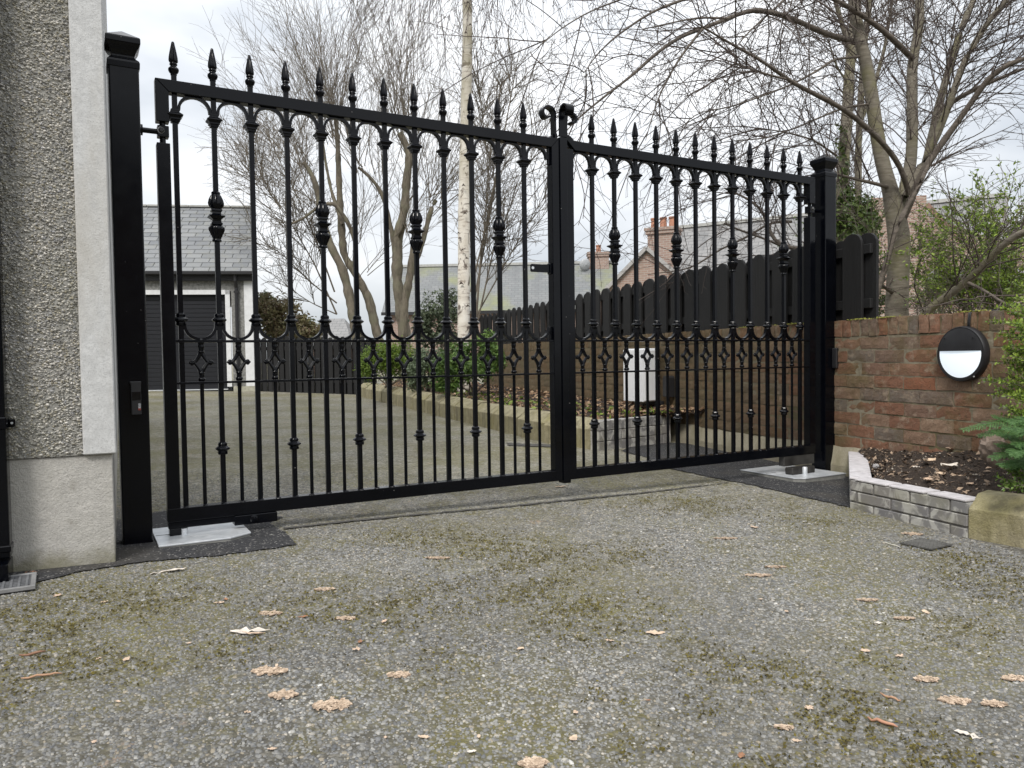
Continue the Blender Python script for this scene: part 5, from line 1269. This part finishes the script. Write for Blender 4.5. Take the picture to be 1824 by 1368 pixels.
# wispy left side sapling
tg=empty('bare_shrub_tree',tuple(at(520,640,17.)),0,'thin bare bush with fine twigs left of the pollarded trees','tree')
Ls_=[limb(((600,560),(560,470),(520,400),(470,330),(430,290)),17.,16.6,.02,.004),limb(((600,540),(550,500),(500,450),(450,420)),17.,16.4,.018,.004),limb(((596,520),(560,420),(520,330),(480,250)),17.,17.,.02,.004),limb(((600,560),(555,540),(510,510)),17.,16.8,.016,.004)]
limbs_mesh('stems',local(Ls_,tg.location),WTWIG,tg,6)
crown([q for q,_ in Ls_],110,(.6,1.5),800,(.3,.8),1200,(.1,.3),WTWIG,'twigs',tg,tuple(tg.location),.25,0.,.12,(.0085,.005,.0034))
# ---- ivy clad trunks behind the right post
Yi=11.5
ti=empty('ivy_clad_tree',tuple(at(1505,640,Yi)),0,'ivy clad tree trunk just behind the right gate post','tree')
Li=[limb(((1497,660),(1498,500),(1500,328),(1507,230),(1513,130),(1519,60),(1528,-20),(1540,-140)),Yi,Yi,.11,.05),limb(((1516,100),(1505,60),(1490,10),(1470,-60)),Yi,Yi-.4,.04,.02),limb(((1514,120),(1535,80),(1550,20),(1556,-60)),Yi,Yi+.3,.035,.02),limb(((1512,150),(1490,120),(1475,70)),Yi,Yi-.5,.02,.008)]
limbs_mesh('trunk',local(Li,ti.location),BARK,ti,9)
crown([q for q,_ in Li],90,(.6,1.6),800,(.2,.7),1600,(.04,.14),TWIG,'twigs',ti,tuple(ti.location),.15,.02,.14,(.008,.004,.0026))
def leafblob(parent,name,centers,n,size,mat,off,asp=.55,jit=.8):
    """leaf cloud through several ellipsoid clumps (x,y,z,rx,ry,rz) with holes"""
    Ps=[];Ns=[]; vol=np.array([c[3]*c[4]*c[5] for c in centers])**(2/3); pr=vol/vol.sum()
    for c,w in zip(centers,pr):
        m_=int(n*w*1.3); d=rng.normal(0,1,(m_,3)); d/=np.linalg.norm(d,axis=1,keepdims=True); r=rng.random(m_)**.38
        p=np.array(c[:3])+d*r[:,None]*np.array(c[3:6])*(1+.14*rng.normal(0,1,(m_,1)))
        k=(np.sin(p[:,0]*21/ (1+c[3]))+np.sin(p[:,1]*19+1)+np.sin(p[:,2]*23/(1+c[5])+2))>-1.15
        Ps.append(p[k]); Ns.append(d[k])
    P=np.concatenate(Ps); Nn=np.concatenate(Ns); Nn[:,2]+=.5
    v,f=leafcards(P,Nn,size,asp,.25,jit); return put(name,npmesh(name,v-np.array(off),f,mat),parent)
cs=[]
for (x,y,rx,rz) in ((1500,300,.10,.22),(1502,345,.17,.2),(1512,380,.3,.2),(1535,375,.25,.25),(1498,250,.09,.25),(1520,410,.3,.2),(1545,400,.22,.2),(1480,400,.2,.15)):
    p=at(x,y,Yi-.1); cs.append((*p,rx,rx,rz))
leafblob(ti,'ivy_foliage',cs,3000,.034,IVY,ti.location)['kind']='stuff'
t2=empty('background_tree',tuple(at(1528,640,13.)),0,'slender bare tree beyond the ivy clad trunk','tree')
Li=[limb(((1524,660),(1527,500),(1528,380),(1529,260),(1534,160),(1542,60),(1556,-60)),13.,13.,.075,.04),limb(((1531,220),(1555,160),(1575,90),(1590,0)),13.,13.3,.04,.02)]
limbs_mesh('trunk',local(Li,t2.location),BARK,t2,8)
crown([q for q,_ in Li],50,(.6,1.7),450,(.2,.7),700,(.05,.15),TWIG,'twigs',t2,tuple(t2.location),.15,.02,.14,(.009,.0045,.003))
# ================================================================ SHRUBS
def bush(name,label,clumps,Y,n,size,mat,stemmat=WTWIG,base=None,group=None,cat='shrub',asp=.55,stems=7,jit=.8):
    bx,by=base; loc=tuple(at(bx,by,Y)); o=empty(name,loc,0,label,cat,group); cs=[]
    for (x,y,rpx,rpz,dy) in clumps:
        p=at(x,y,Y+dy); k=Y/FPX; cs.append((p[0],p[1],p[2],rpx*k,rpx*k*.85,rpz*k))
    f=leafblob(o,'foliage',cs,n,size,mat,loc,asp,jit); f['kind']='stuff'
    mb=MB()
    for i in range(stems):
        c=cs[i%len(cs)]; e=np.array(c[:3])+rng.normal(0,.4,3)*np.array(c[3:6]); s=np.array(loc)+np.array([rng.normal(0,.06),rng.normal(0,.04),0]); m_=(s+e)/2+rng.normal(0,.04,3)
        mb.tube([s-np.array(loc),m_-np.array(loc),e-np.array(loc)],[.014*Y/11,.009*Y/11,.004*Y/11],5)
    mb.build('stems',stemmat,o); return o
bush('box_bush','rounded bright green box bush at the left end of the bed behind the gate',[(672,645,34,33,0),(710,642,36,36,.1),(655,655,20,26,-.1),(735,655,22,28,.1),(690,630,30,20,0)],11.8,11000,.017,BOX,base=(690,690))
bush('grey_shrub','dull grey green shrub between the box bush and the conifer bush',[(762,655,30,32,0),(740,670,22,24,-.2),(785,645,22,26,.1),(750,640,20,20,.2)],11.,4200,.024,GREYLEAF,base=(765,700))
bush('laurel_bush','dense dark green conifer like bush in front of the birch',[(820,635,36,26,0),(860,625,30,28,.1),(800,655,34,24,-.2),(880,640,22,24,.1),(838,660,40,22,-.1),(795,685,26,14,-.3),(865,602,20,16,.2)],9.9,7500,.030,m_leaf('laurel_leaves',(.06,.125,.03),(.18,.28,.065)),base=(845,705),asp=.35)
bush('evergreen_shrub','tall dark evergreen shrub behind the birch and right pollarded tree',[(775,560,30,42,0),(800,545,26,34,.3),(765,595,30,28,0),(795,590,30,34,.2),(750,575,18,26,0)],12.6,3000,.030,DARKLEAF,base=(782,640))
bush('hedge_shrub','bronze and green overgrown shrub behind the rear fence next to the garage',[(480,560,30,32,0),(505,565,36,36,.3),(540,585,28,26,.2),(470,540,22,20,.4),(560,592,18,18,.2),(520,590,40,20,0)],17.5,5200,.045,BRONZE,base=(510,640),jit=1.1)
bush('green_shrub','green leaves showing beyond the rear fence behind the bronze shrub',[(475,545,24,26,0),(530,585,34,22,0),(500,590,30,20,0)],18.2,2000,.05,GREYLEAF,base=(500,640))
# green leafy shrubs behind the wall on the right: airy shoots with small leaves
def airy(name,label,base,Y,tips,n2,nleaf,size,mat,spread=.35):
    loc=tuple(at(base[0],base[1],Y)); o=empty(name,loc,0,label,'shrub'); LB=[]
    for (x,y,dy) in tips:
        bx=base[0]+rng.normal(0,18); LB.append(limb(((bx,base[1]),((bx*.6+x*.4)+rng.normal(0,8),base[1]*.55+y*.45),(x,y)),Y+rng.normal(0,.1),Y+dy,.008,.002))
    limbs_mesh('stems',local(LB,loc),WTWIG,o,5)
    P=[q for q,_ in LB]; S,T,_,_=spawn(P,n2,(.25,1.)); P1,R1=twig_batch(S,sidedir(T,.8,.12),.15+spread*rng.random(n2),6,.14,.02,.0028,.0016)
    v,f=tubes(P1,R1,3); put('twigs',npmesh('twigs',v-np.array(loc),f,WTWIG),o)
    S,T,_,_=spawn(P1,nleaf,(.15,1.)); v,f=leafcards(S+rng.normal(0,.012,(nleaf,3)),np.tile([0,-.3,.7],(nleaf,1)),size,.42,.2,.9)
    g=put('foliage',npmesh('foliage',v-np.array(loc),f,mat),o); g['kind']='stuff'; return o
airy('privet_shrub','airy light green shrub behind the wall between the tree trunk and the slanting limb',(1660,600),7.6,[(1640,430,.2),(1660,400,0),(1690,440,-.2),(1620,470,.2),(1700,480,0),(1650,500,-.2),(1640,380,.2),(1680,520,0)],170,2600,.021,PRIVET)
airy('privet_shrub','tall airy green shrub behind the wall at the right edge, above the light',(1770,600),6.2,[(1760,360,.4),(1800,340,.3),(1720,400,.2),(1740,440,0),(1810,420,-.2),(1780,470,-.3),(1700,380,.3),(1750,330,.5),(1820,480,-.2),(1790,390,.2),(1720,470,.1),(1770,420,0),(1815,360,.2),(1735,360,.3),(1690,470,.1),(1660,450,.2)],420,6500,.019,PRIVET,.4)
airy('privet_shrub','patchy green leaves behind the picket fence left of the tree trunk',(1545,600),8.2,[(1530,430,.1),(1560,400,.2),(1548,480,0),(1572,450,.1),(1545,520,0),(1520,380,.3),(1565,540,0)],110,1900,.024,IVY)
airy('privet_shrub','green hedge glimpsed through the gaps of the picket fence',(1420,640),9.5,[(1330,520,.1),(1380,500,.2),(1430,480,0),(1470,470,.1),(1440,380,.0),(1465,350,.2)],120,2400,.026,IVY)
# thin wall bottom growth: brambles and stalks behind wall
airy('bramble','tangle of brown stalks just behind the wall below the slanting limb',(1710,600),6.4,[(1680,520,0),(1700,500,0),(1740,520,0),(1760,540,0),(1660,545,0),(1780,560,0),(1720,540,0),(1800,520,-.2)],240,700,.013,GREYLEAF)

# ---- foreground privet at the right edge (sprigs reach into view)
def sprig_shrub(name,label,base,sprigs,mat,lsize,gap):
    o=empty(name,base,0,label,'shrub'); mb=MB(); Ps=[];Ns=[];Ds=[]; off=np.array(base)
    for (p0,p1,sag) in sprigs:
        p0=np.array(p0);p1=np.array(p1); L_=np.linalg.norm(p1-p0); d=(p1-p0)/L_; n=12; q=[p0+(p1-p0)*t+np.array([0,0,sag*math.sin(PI*t)])+rng.normal(0,.0015,3) for t in np.linspace(0,1,n)]
        mb.tube([a-off for a in q],np.linspace(.0032,.0012,n),5); q=np.array(q)
        twigs=[(q,.0)]
        m_=int(L_/.022)
        for i in range(m_):
            t=.15+.8*i/m_; a=q[int(t*(n-1))]; s=rng.normal(0,1,3); s-=d*(s@d); s/=np.linalg.norm(s); s[2]=s[2]*.6+.25
            e=a+(d*.65+s*.75)*(.022+.035*(1-t)*rng.random()+.012*rng.random()); mb.tube([a-off,(a+e)/2-off+rng.normal(0,.001,3),e-off],[.0014,.0011,.0008],4); twigs.append((np.array([a+(e-a)*u for u in np.linspace(0,1,5)]),0))
        for tw,_ in twigs:
            ll=np.linalg.norm(tw[-1]-tw[0]); k=max(3,int(ll/gap)); td=(tw[-1]-tw[0])/ll
            for i in range(k+1):
                t=.12+.88*i/k; a=tw[min(int(t*(len(tw)-1)),len(tw)-1)]
                for sg in (-1,1):
                    s=np.cross(td,[0,0,1.]); s/=np.linalg.norm(s)+1e-9; up=np.cross(s,td)
                    ang=i*PI/2; s2=s*math.cos(ang)+up*math.sin(ang)
                    dr_=td*.55+sg*s2*.8+np.array([0,0,.25])+rng.normal(0,.15,3); dr_/=np.linalg.norm(dr_)
                    Ps.append(a+dr_*lsize*.55); Ds.append(dr_); Ns.append(np.cross(dr_,np.cross(td,dr_))+rng.normal(0,.35,3)+np.array([0,-.2,.4]))
    mb.build('stems',WTWIG,o)
    P=np.array(Ps);D=np.array(Ds);Nn=np.array(Ns); Nn-=D*(Nn*D).sum(1,keepdims=True); Nn/=np.linalg.norm(Nn,axis=1,keepdims=True)+1e-9; w=np.cross(D,Nn); n=len(P)
    s=(lsize*(.7+.5*rng.random(n)))[:,None]/2
    # six-point ovate leaf folded on the rib
    a=P-D*s; t_=P+D*s; l1=P-D*s*.35+w*s*.50+Nn*s*.22; l2=P+D*s*.35+w*s*.46+Nn*s*.22; r1=P-D*s*.35-w*s*.50+Nn*s*.22; r2=P+D*s*.35-w*s*.46+Nn*s*.22; 
    V=np.stack([a,l1,l2,t_,r2,r1],1).reshape(-1,3); B=np.arange(n)*6
    F=np.concatenate([np.stack([B,B+3,B+2,B+1],-1),np.stack([B,B+5,B+4,B+3],-1)])
    g=put('foliage',npmesh('foliage',V-off,F,mat),o); g['kind']='stuff'; return o
NEARP=m_leaf('near_privet_leaves',(.07,.13,.02),(.32,.43,.07),.38,.3)
A_=lambda x,y,Y:at(x,y,Y)
spr=[(A_(1850,590,3.3),A_(1762,572,3.35),.004),(A_(1850,620,3.35),A_(1788,590,3.4),.01),(A_(1850,650,3.35),A_(1783,618,3.3),.006),(A_(1850,700,3.3),A_(1748,680,3.32),.016),(A_(1860,740,3.3),A_(1775,690,3.35),.01),
     (A_(1850,560,3.4),A_(1790,540,3.5),.006),(A_(1860,520,3.4),A_(1800,505,3.5),.0),(A_(1850,610,3.25),A_(1800,575,3.2),.008),(A_(1860,680,3.35),A_(1800,655,3.4),.0),(A_(1860,715,3.25),A_(1792,705,3.2),.0),(A_(1860,760,3.25),A_(1785,725,3.2),.006),(A_(1870,560,3.5),A_(1812,530,3.6),.0),(A_(1860,640,3.5),A_(1810,600,3.6),.01),
     (A_(1860,590,3.3),A_(1778,545,3.45),.01),(A_(1860,575,3.4),A_(1800,560,3.4),.0),(A_(1860,650,3.25),A_(1805,635,3.2),.0),(A_(1860,670,3.4),A_(1800,640,3.45),.0),(A_(1860,700,3.4),A_(1765,705,3.42),.012),(A_(1860,725,3.3),A_(1810,690,3.3),.0),(A_(1860,740,3.35),A_(1800,735,3.3),.0),(A_(1860,765,3.3),A_(1795,755,3.3),.0),(A_(1860,540,3.5),A_(1808,575,3.5),-.01),(A_(1860,610,3.45),A_(1775,600,3.5),.01),(A_(1865,690,3.2),A_(1815,720,3.15),.0),(A_(1860,775,3.2),A_(1812,745,3.2),.0),(A_(1860,600,3.2),A_(1812,550,3.25),.01)]
for _ in range(26):
    x_,y_=1776+rnd.random()*50,535+rnd.random()*225
    if y_<640 and x_<1790: x_+=16
    d_=3.2+rnd.random()*.35; spr.append((A_(1862,y_+rnd.random()*60-5,d_),A_(x_,y_,d_+.05),.006*rnd.random()))
sprig_shrub('privet_shrub','bright green small leaved shrub reaching in from the right edge beside the wall light',tuple(A_(1900,830,3.3)),spr,NEARP,.0165,.011)
spr=[(A_(1830,880,3.0),A_(1778,852,3.02),.008),(A_(1835,870,3.05),A_(1790,835,3.1),.006),(A_(1840,850,3.1),A_(1800,842,3.05),.0),(A_(1850,860,3.0),A_(1806,866,2.98),.0),(A_(1850,875,3.0),A_(1785,868,3.0),.0)]
sprig_shrub('privet_seedling','low dark green seedling at the back of the kerb block on the right edge',tuple(A_(1850,890,3.0)),spr,m_leaf('dark_privet_leaves',(.05,.10,.02),(.17,.27,.045),.38,.3),.017,.010)
# ---- conifer fronds
def frond(mb,p0,p1,w,sag,n=26):
    p0=np.array(p0);p1=np.array(p1); d=p1-p0; L_=np.linalg.norm(d); d/=L_; s=np.cross(d,[0,-.35,1.]); s/=np.linalg.norm(s); up=np.cross(s,d)
    ax=[p0+(p1-p0)*t+np.array([0,0,sag*t*t]) for t in np.linspace(0,1,n)]
    mb.tube(ax,np.linspace(.0028,.001,n),4)
    for i in range(2,n):
        t=i/n; ln=w*(1-t)**.6*(.75+.4*rng.random())+.006
        for sg in (-1,1):
            b=ax[i]; e=b+(d*.8+sg*s*.75+up*rng.normal(0,.12))*ln+np.array([0,0,-.15*ln])
            m_=max(3,int(ln/.0045))
            for k in range(m_):
                u=(k+.5)/m_; c=b+(e-b)*u; ld=.012*(1-.45*u); dd=(e-b)/ln
                for s2 in (-1,1):
                    tip=c+(dd*.75+s2*sg*s*.55*(1 if s2>0 else 1)+up*rng.normal(0,.15))*ld; q=np.cross(dd,up)*.0026
                    mb.add([c-q,c+q,tip],[(0,1,2)])
            mb.add([b-up*.0006,b+up*.0006,e],[(0,1,2)])
cf=empty('conifer_shrub',tuple(A_(1880,830,3.15)),0,'feathery green conifer fronds at the right edge above the kerb block','conifer')
fr_=[(A_(1835,742,3.25),A_(1717,760,3.2),.055,-.012),(A_(1830,790,3.15),A_(1768,765,3.15),.045,-.006),(A_(1840,770,3.1),A_(1790,775,3.05),.05,-.01),(A_(1845,790,3.1),A_(1768,812,3.08),.055,-.006),(A_(1850,810,3.05),A_(1800,830,3.02),.055,-.006),(A_(1850,760,3.2),A_(1770,740,3.25),.045,-.004),(A_(1850,785,3.0),A_(1810,790,2.98),.05,-.006),(A_(1850,745,3.1),A_(1800,750,3.1),.05,-.004),(A_(1850,800,3.12),A_(1778,790,3.1),.055,-.006),(A_(1850,820,3.0),A_(1782,825,3.0),.05,-.006),(A_(1850,770,3.0),A_(1788,760,3.02),.05,-.004),(A_(1850,755,3.2),A_(1745,772,3.22),.045,-.008),(A_(1855,800,2.95),A_(1800,805,2.95),.06,-.004)]
mb=MB()
for a,b,w,s in fr_: frond(mb,a-np.array(cf.location),b-np.array(cf.location),w,s)
g=mb.build('fronds',CONIF,cf); g['kind']='stuff'
# stone lump beside it
def lump(name,loc,sx,sy,sz,mat,label,cat,seed=1):
    r=np.random.default_rng(seed); bm=bmesh.new(); bmesh.ops.create_icosphere(bm,subdivisions=3,radius=1)
    ph=r.random((6,3))*6; 
    for v in bm.verts:
        c=np.array(v.co); k=1+sum(.11*math.sin((c@ph[i])*2.2+i) for i in range(6))*.6+r.normal(0,.03); v.co=Vector((c[0]*sx*k,c[1]*sy*k,c[2]*sz*k))
    me=bpy.data.meshes.new(name); bm.to_mesh(me); bm.free(); me.materials.append(mat); return tag(put(name,me,loc=loc),label,cat)
q=A_(1770,800,3.45); lump('stone_lump',tuple(q),.055,.05,.075,ROCK,'rough brown stone lump on the soil behind the conifer fronds','stone',3)
q=A_(1560,830,3.95); lump('pebble',(q[0],q[1],q[2]+.0),.016,.014,.011,m_simple('grey_pebble',(.32,.31,.31),.8,0,40,.3),'pale grey pebble at the inner corner of the near bed','pebble',5)

# ================================================================ DRAIN GRATES
dg=gnd(4,1047); g=empty('drain_grate',(dg[0],dg[1],gz(dg[0],dg[1])+.004),HRZ+.06,'grey slotted metal gully grate in the bottom left corner by the house','drain grate')
b=MB(); a=.092
b.box(-a,a,-a,-a+.014,0,.012).box(-a,a,a-.014,a,0,.012).box(-a,-a+.014,-a+.014,a-.014,0,.012).box(a-.014,a,-a+.014,a-.014,0,.012).build('frame',ZINC,g,bevel=.001)
GB=m_simple('grate_grey',(.20,.205,.215),.55,.4,30,.3)
BM_=MB().box(-.0032,.0032,-a+.014,a-.014,.001,.0105).me('grate_bar',GB)
for k in range(7): put('grate_bar',BM_,g,(-a+.032+k*.0213,0,0))
CM_=MB().box(-a+.014,a-.014,-.0025,.0025,.0005,.0095).me('cross_bar',GB)
for k in range(8): put('cross_bar',CM_,g,(0,-a+.026+k*.020,0))
MB().box(-a,a,-a,a,-.002,.0004).build('pit',m_simple('pit_dark',(.006,.006,.006),.9),g)
dq=gnd(1650,972); g=empty('drain_grate',(dq[0],dq[1],gz(dq[0],dq[1])+.005),math.radians(30),'dark diamond mesh gully cover set in the drive near the kerb block','drain grate')
b=MB(); a=.062; mesh_m=m_simple('mesh_iron',(.11,.107,.10),.6,.3,30,.35)
MB().box(-a*1.15,a*1.15,-a,a,-.001,.0006).build('pit',m_simple('pit_mesh',(.012,.012,.010),.9),g)
for k in range(-6,7):
    for sg in (-1,1):
        # diagonal flat strips clipped to the square
        pts=[]
        for t in np.linspace(-.2,.2,81):
            x=k*.027+t; y=sg*t*.55
            if abs(x)<a*1.12 and abs(y)<a*.98: pts.append((x,y,.004))
        if len(pts)>1: b.tube([pts[0],pts[-1]],.0022,4)
b.build('mesh',mesh_m,g); MB().box(-a*1.2,a*1.2,-a*1.04,-a*.98,0,.005).box(-a*1.2,a*1.2,a*.98,a*1.04,0,.005).box(-a*1.2,-a*1.13,-a*.98,a*.98,0,.005).box(a*1.13,a*1.2,-a*.98,a*.98,0,.005).build('frame',mesh_m,g)

# ================================================================ LEAVES AND TWIGS ON THE DRIVE
def leaf_obj(name,px,py,lpx,wid,ang,mat,label,group=None,curl=.12,lob=.35,dz=.004,pos=None,seed=None,ragged=.0):
    p=gnd(px,py) if pos is None else np.array(pos); Y=p[1]; L_=lpx*Y/FPX*1.02
    r=np.random.default_rng(seed if seed is not None else int(px*7+py*13)); n=9; V=[];F=[]
    for i in range(n+1):
        t=i/n; w=L_*wid*(math.sin(PI*min(1,t*1.02+.02))**.7)*(1+lob*math.sin(t*19+r.random()*2)+ragged*r.normal(0,1)); w=max(w,L_*.01)
        z=curl*L_*(4*(t-.5)**2)*.35+r.normal(0,.02)*L_
        c=r.normal(0,.012)*L_
        V+=[(t*L_-L_/2,w+c,z+curl*L_*(.25+.2*r.random())),(t*L_-L_/2,w*.45+c,z+curl*L_*.04),(t*L_-L_/2,c,z),(t*L_-L_/2,-w*.45*(.8+.4*r.random())+c,z+curl*L_*.05),(t*L_-L_/2,-w*(.75+.5*r.random())+c,z+curl*L_*(.22+.2*r.random()))]
    for i in range(n):
        for k in range(4):
            a=5*i+k; F.append((a,a+1,a+6,a+5))
    o=put(name,mesh(name,V,F,mat,smooth='all'),None,(p[0],p[1],p[2]+dz),(r.normal(0,.04),r.normal(0,.04),ang)); return tag(o,label,'leaf',group)
BIG=[(1168,1130,36,.20,.2,PALE,'curled pale brown leaf lying in the middle of the drive right of centre'),
 (592,1258,62,.30,.3,PEACH,'broad peach coloured leaf in the foreground left of centre'),
 (480,1197,58,.26,.1,PEACH,'flattened peach leaf just above the broad foreground leaf'),
 (710,1204,36,.28,.0,PEACH,'squarish tan leaf scrap between the two centre foreground patches'),
 (1625,952,34,.26,-.2,PEACH,'brown leaf lying beside the mesh gully cover below the grey block wall'),
 (1725,1312,44,.24,-.6,WHITISH,'bleached ragged leaf in the bottom right corner'),
 (1022,1318,22,.3,1.0,PALE,'small upright tan leaf at the bottom centre of the drive'),
 (186,1074,13,.45,1.2,PALE,'small pale leaf on the drive right of the slotted drain'),
 (635,1160,15,.4,.4,PEACH,'tiny orange leaf above the tan scrap left of centre'),
 (927,1158,17,.35,.9,PALE,'small curled tan leaf in the centre of the drive'),
 (578,1051,33,.22,.2,PEACH,'curled tan leaf in front of the left metal cover'),
 (482,1094,36,.24,.05,PEACH,'flattened pale leaf left of centre nearer the gate'),
 (1565,1112,14,.42,1.2,WHITISH,'small rounded pale leaf right of centre'),
 (1700,1250,52,.24,-.1,PEACH,'flattened pink brown leaf in the right foreground'),
 (1770,1256,40,.24,.0,PEACH,'flattened pink leaf at the right edge of the foreground'),
 (1650,1212,40,.22,.1,PEACH,'faint flattened leaf above the pink brown one on the right'),
 (1351,1026,44,.16,.1,PEACH,'flattened pale leaf on the right half of the drive'),
 (950,1362,48,.3,.3,PEACH,'reddish leaf cut off by the bottom edge of the view'),
 (1000,868,22,.22,.05,PALE,'pale leaf on the drive just in front of the meeting stiles'),
 (505,1240,46,.28,.2,PEACH,'torn tan leaf between the broad peach leaves in the left foreground'),
 (30,1030,14,.4,.8,BROWNL,'reddish brown leaf standing against the slotted drain'),
 (55,1022,22,.3,.1,BROWNL,'curled brown leaf at the foot of the downpipe'),
 (840,1342,18,.3,.2,WHITISH,'small bleached leaf at the bottom left of centre'),
 (1293,960,40,.14,.1,PEACH,'faint pressed leaf just in front of the gate, right of centre'),
 (1381,1011,34,.14,.0,PEACH,'faint pressed leaf beside the flattened pale leaf on the right half of the drive'),
 (1545,1070,36,.15,.1,PEACH,'faint pressed leaf left of the small rounded pale leaf'),
 (1611,1103,34,.16,.0,PEACH,'faint pressed leaf right of the small rounded pale leaf'),
 (1808,1210,44,.2,.3,PEACH,'pressed leaf cut by the right edge of the view'),
 (1396,1298,28,.2,-.1,PEACH,'pressed pale leaf in the foreground among moss right of centre'),
 (780,995,40,.12,.0,PEACH,'faint pressed leaf in front of the nearer gate leaf'),
 (615,1103,34,.2,.0,PEACH,'pressed leaf beside the flattened pale leaf left of centre'),
 (300,1020,60,.09,.5,WHITISH,'pale streaky scrap in front of the house corner'),
 (755,1316,22,.3,.0,PALE,'small pale leaf in the bottom foreground below the tan scrap')]
# bleached leaf pair with an orange stripe
leaf_obj('fallen_leaf',445,1128,70,.16,.02,WHITISH,'long bleached leaf with an orange leaf lying across it, left of centre','fallen leaves on the drive',curl=.06,ragged=.22)
leaf_obj('fallen_leaf',452,1134,42,.07,.0,PEACH,'thin orange leaf lying on the long bleached leaf','fallen leaves on the drive',curl=.03,dz=.010)
for i in range(32):
    x=60+rnd.random()*1720; y=900+rnd.random()**.7*450
    p=gnd(x,y)
    if inpoly(np.array([p[0]]),np.array([p[1]]),bedpoly)[0] or (x<500 and y<1010): continue
    leaf_obj('leaf_scrap',x,y,9+rnd.random()*12,.22+.16*rnd.random(),rnd.random()*6,[PALE,PEACH,PEACH,PEACH,BROWNL][rnd.randrange(5)],'tiny scrap of dead leaf lying on the asphalt drive','leaf scraps on the drive',curl=.08,ragged=.2)
def pressed_leaf(px,py,lpx,wid,ang,mat,label,group):
    p=gnd(px,py); L_=lpx*p[1]/FPX*1.05; r=np.random.default_rng(int(px*5+py*3)); k=int(110+lpx*3)
    t=r.random(k*3); w=wid*1.25*np.sin(PI*np.clip(t,.02,.98))**.6*(1+.35*np.sin(t*17+r.random()*6)+.2*np.sin(t*41+r.random()*6)); v=(r.random(k*3)*2-1)
    keep_=(np.abs(v)<1)&((.5+.5*np.sin(t*23+v*9+r.random()*6))>.12); x=((t-.5)*L_)[keep_]; y=(v*w*L_*.85)[keep_]
    ca,sa=math.cos(ang),math.sin(ang); X=x*ca-y*sa; Y=x*sa+y*ca; n_=len(X)
    P=np.stack([X,Y,.0025+.0022*r.random(n_)],1); vv,ff=leafcards(P,np.tile([0,0,1.],(n_,1)),.0048,.75,.06,.16)
    vv[:,2]+=gzv(vv[:,0]+p[0],vv[:,1]+p[1])-gz(p[0],p[1])
    return tag(put('fallen_leaf',npmesh('fallen_leaf',vv,ff,mat),None,(p[0],p[1],gz(p[0],p[1]))),label,'leaf',group)
PRESS=m_leaf('pressed_leaf_flakes',(.34,.25,.175),(.62,.49,.37),.85,.0)
def stick(px,py,px2,py2,r,mat,label):
    a=gnd(px,py);b=gnd(px2,py2); P=[a+(b-a)*t+np.array([0,0,r+.003])+rng.normal(0,.0014,3) for t in np.linspace(0,1,7)]
    c=(a+b)/2; mb=MB().tube([p-c for p in P],[r*.5,r*.9,r,r,r*.95,r*.8,r*.4],6); tag(mb.build('stick',mat,loc=tuple(c),smooth='all'),label,'twig')
for i,(x,y,l,w,a,mt,lab) in enumerate(BIG):
  if mt is PEACH and l>26: pressed_leaf(x,y,l,w,a*.4,PRESS,lab,'fallen leaves on the drive')
  else: leaf_obj('fallen_leaf',x,y,l,w,a,mt,lab,'fallen leaves on the drive',curl=.08 if mt is not PEACH else .015,ragged=.3,lob=.22,dz=.004 if mt is not PEACH else .0065)
stick(1545,1282,1598,1300,.0035,m_simple('pinkish_stalk',(.42,.22,.14),.8,0,30,.25),'pinkish flat stalk lying in the right foreground')
stick(1570,1240,1605,1253,.0028,STRAW,'short tan stalk above the pinkish one in the right foreground')
stick(40,1212,112,1203,.0028,STRAW,'thin brown twig at the left edge of the foreground')
stick(35,1172,80,1164,.0035,m_simple('brown_stick',(.24,.13,.08),.8,0,30,.25),'short brown twig at the left edge above the thin one')
stick(1572,967,1605,977,.0016,m_simple('white_stalk',(.65,.62,.55),.8),'white stalk on the drive left of the mesh gully cover')
stick(1640,1365,1680,1356,.0014,STRAW,'straw at the bottom edge right of centre') if False else None
# big leaves on the near bed
def on_soil(px,py):
    r=ray(px,py); d=SA.reshape(-1,3)-CAMP; u=d/np.linalg.norm(d,axis=1,keepdims=True); rr=r/np.linalg.norm(r); i=np.argmax(u@rr); return SA.reshape(-1,3)[i]
for (x,y,l,w,a,mt,lab) in ((1688,832,34,.34,.2,WHITISH,'large bleached curled leaf in the middle of the near bed'),(1655,828,26,.3,.3,PALE,'tan leaf beside the large bleached leaf on the near bed'),(1690,802,22,.3,1.0,PEACH,'upright pinkish leaf against the wall foot in the near bed'),(1680,850,24,.3,.5,PALE,'tan leaf in front of the large bleached leaf on the near bed'),(1634,840,14,.4,1.2,WHITISH,'small white leaf on the near bed'),(1655,858,20,.3,.9,PEACH,'brown leaf near the block wall top on the near bed'),(1730,872,16,.4,.4,PEACH,'orange curled leaf against the kerb block on the near bed')):
    leaf_obj('fallen_leaf',x,y,l,w,a,mt,lab,'leaves on the near bed',curl=.35,pos=on_soil(x,y),dz=.014)
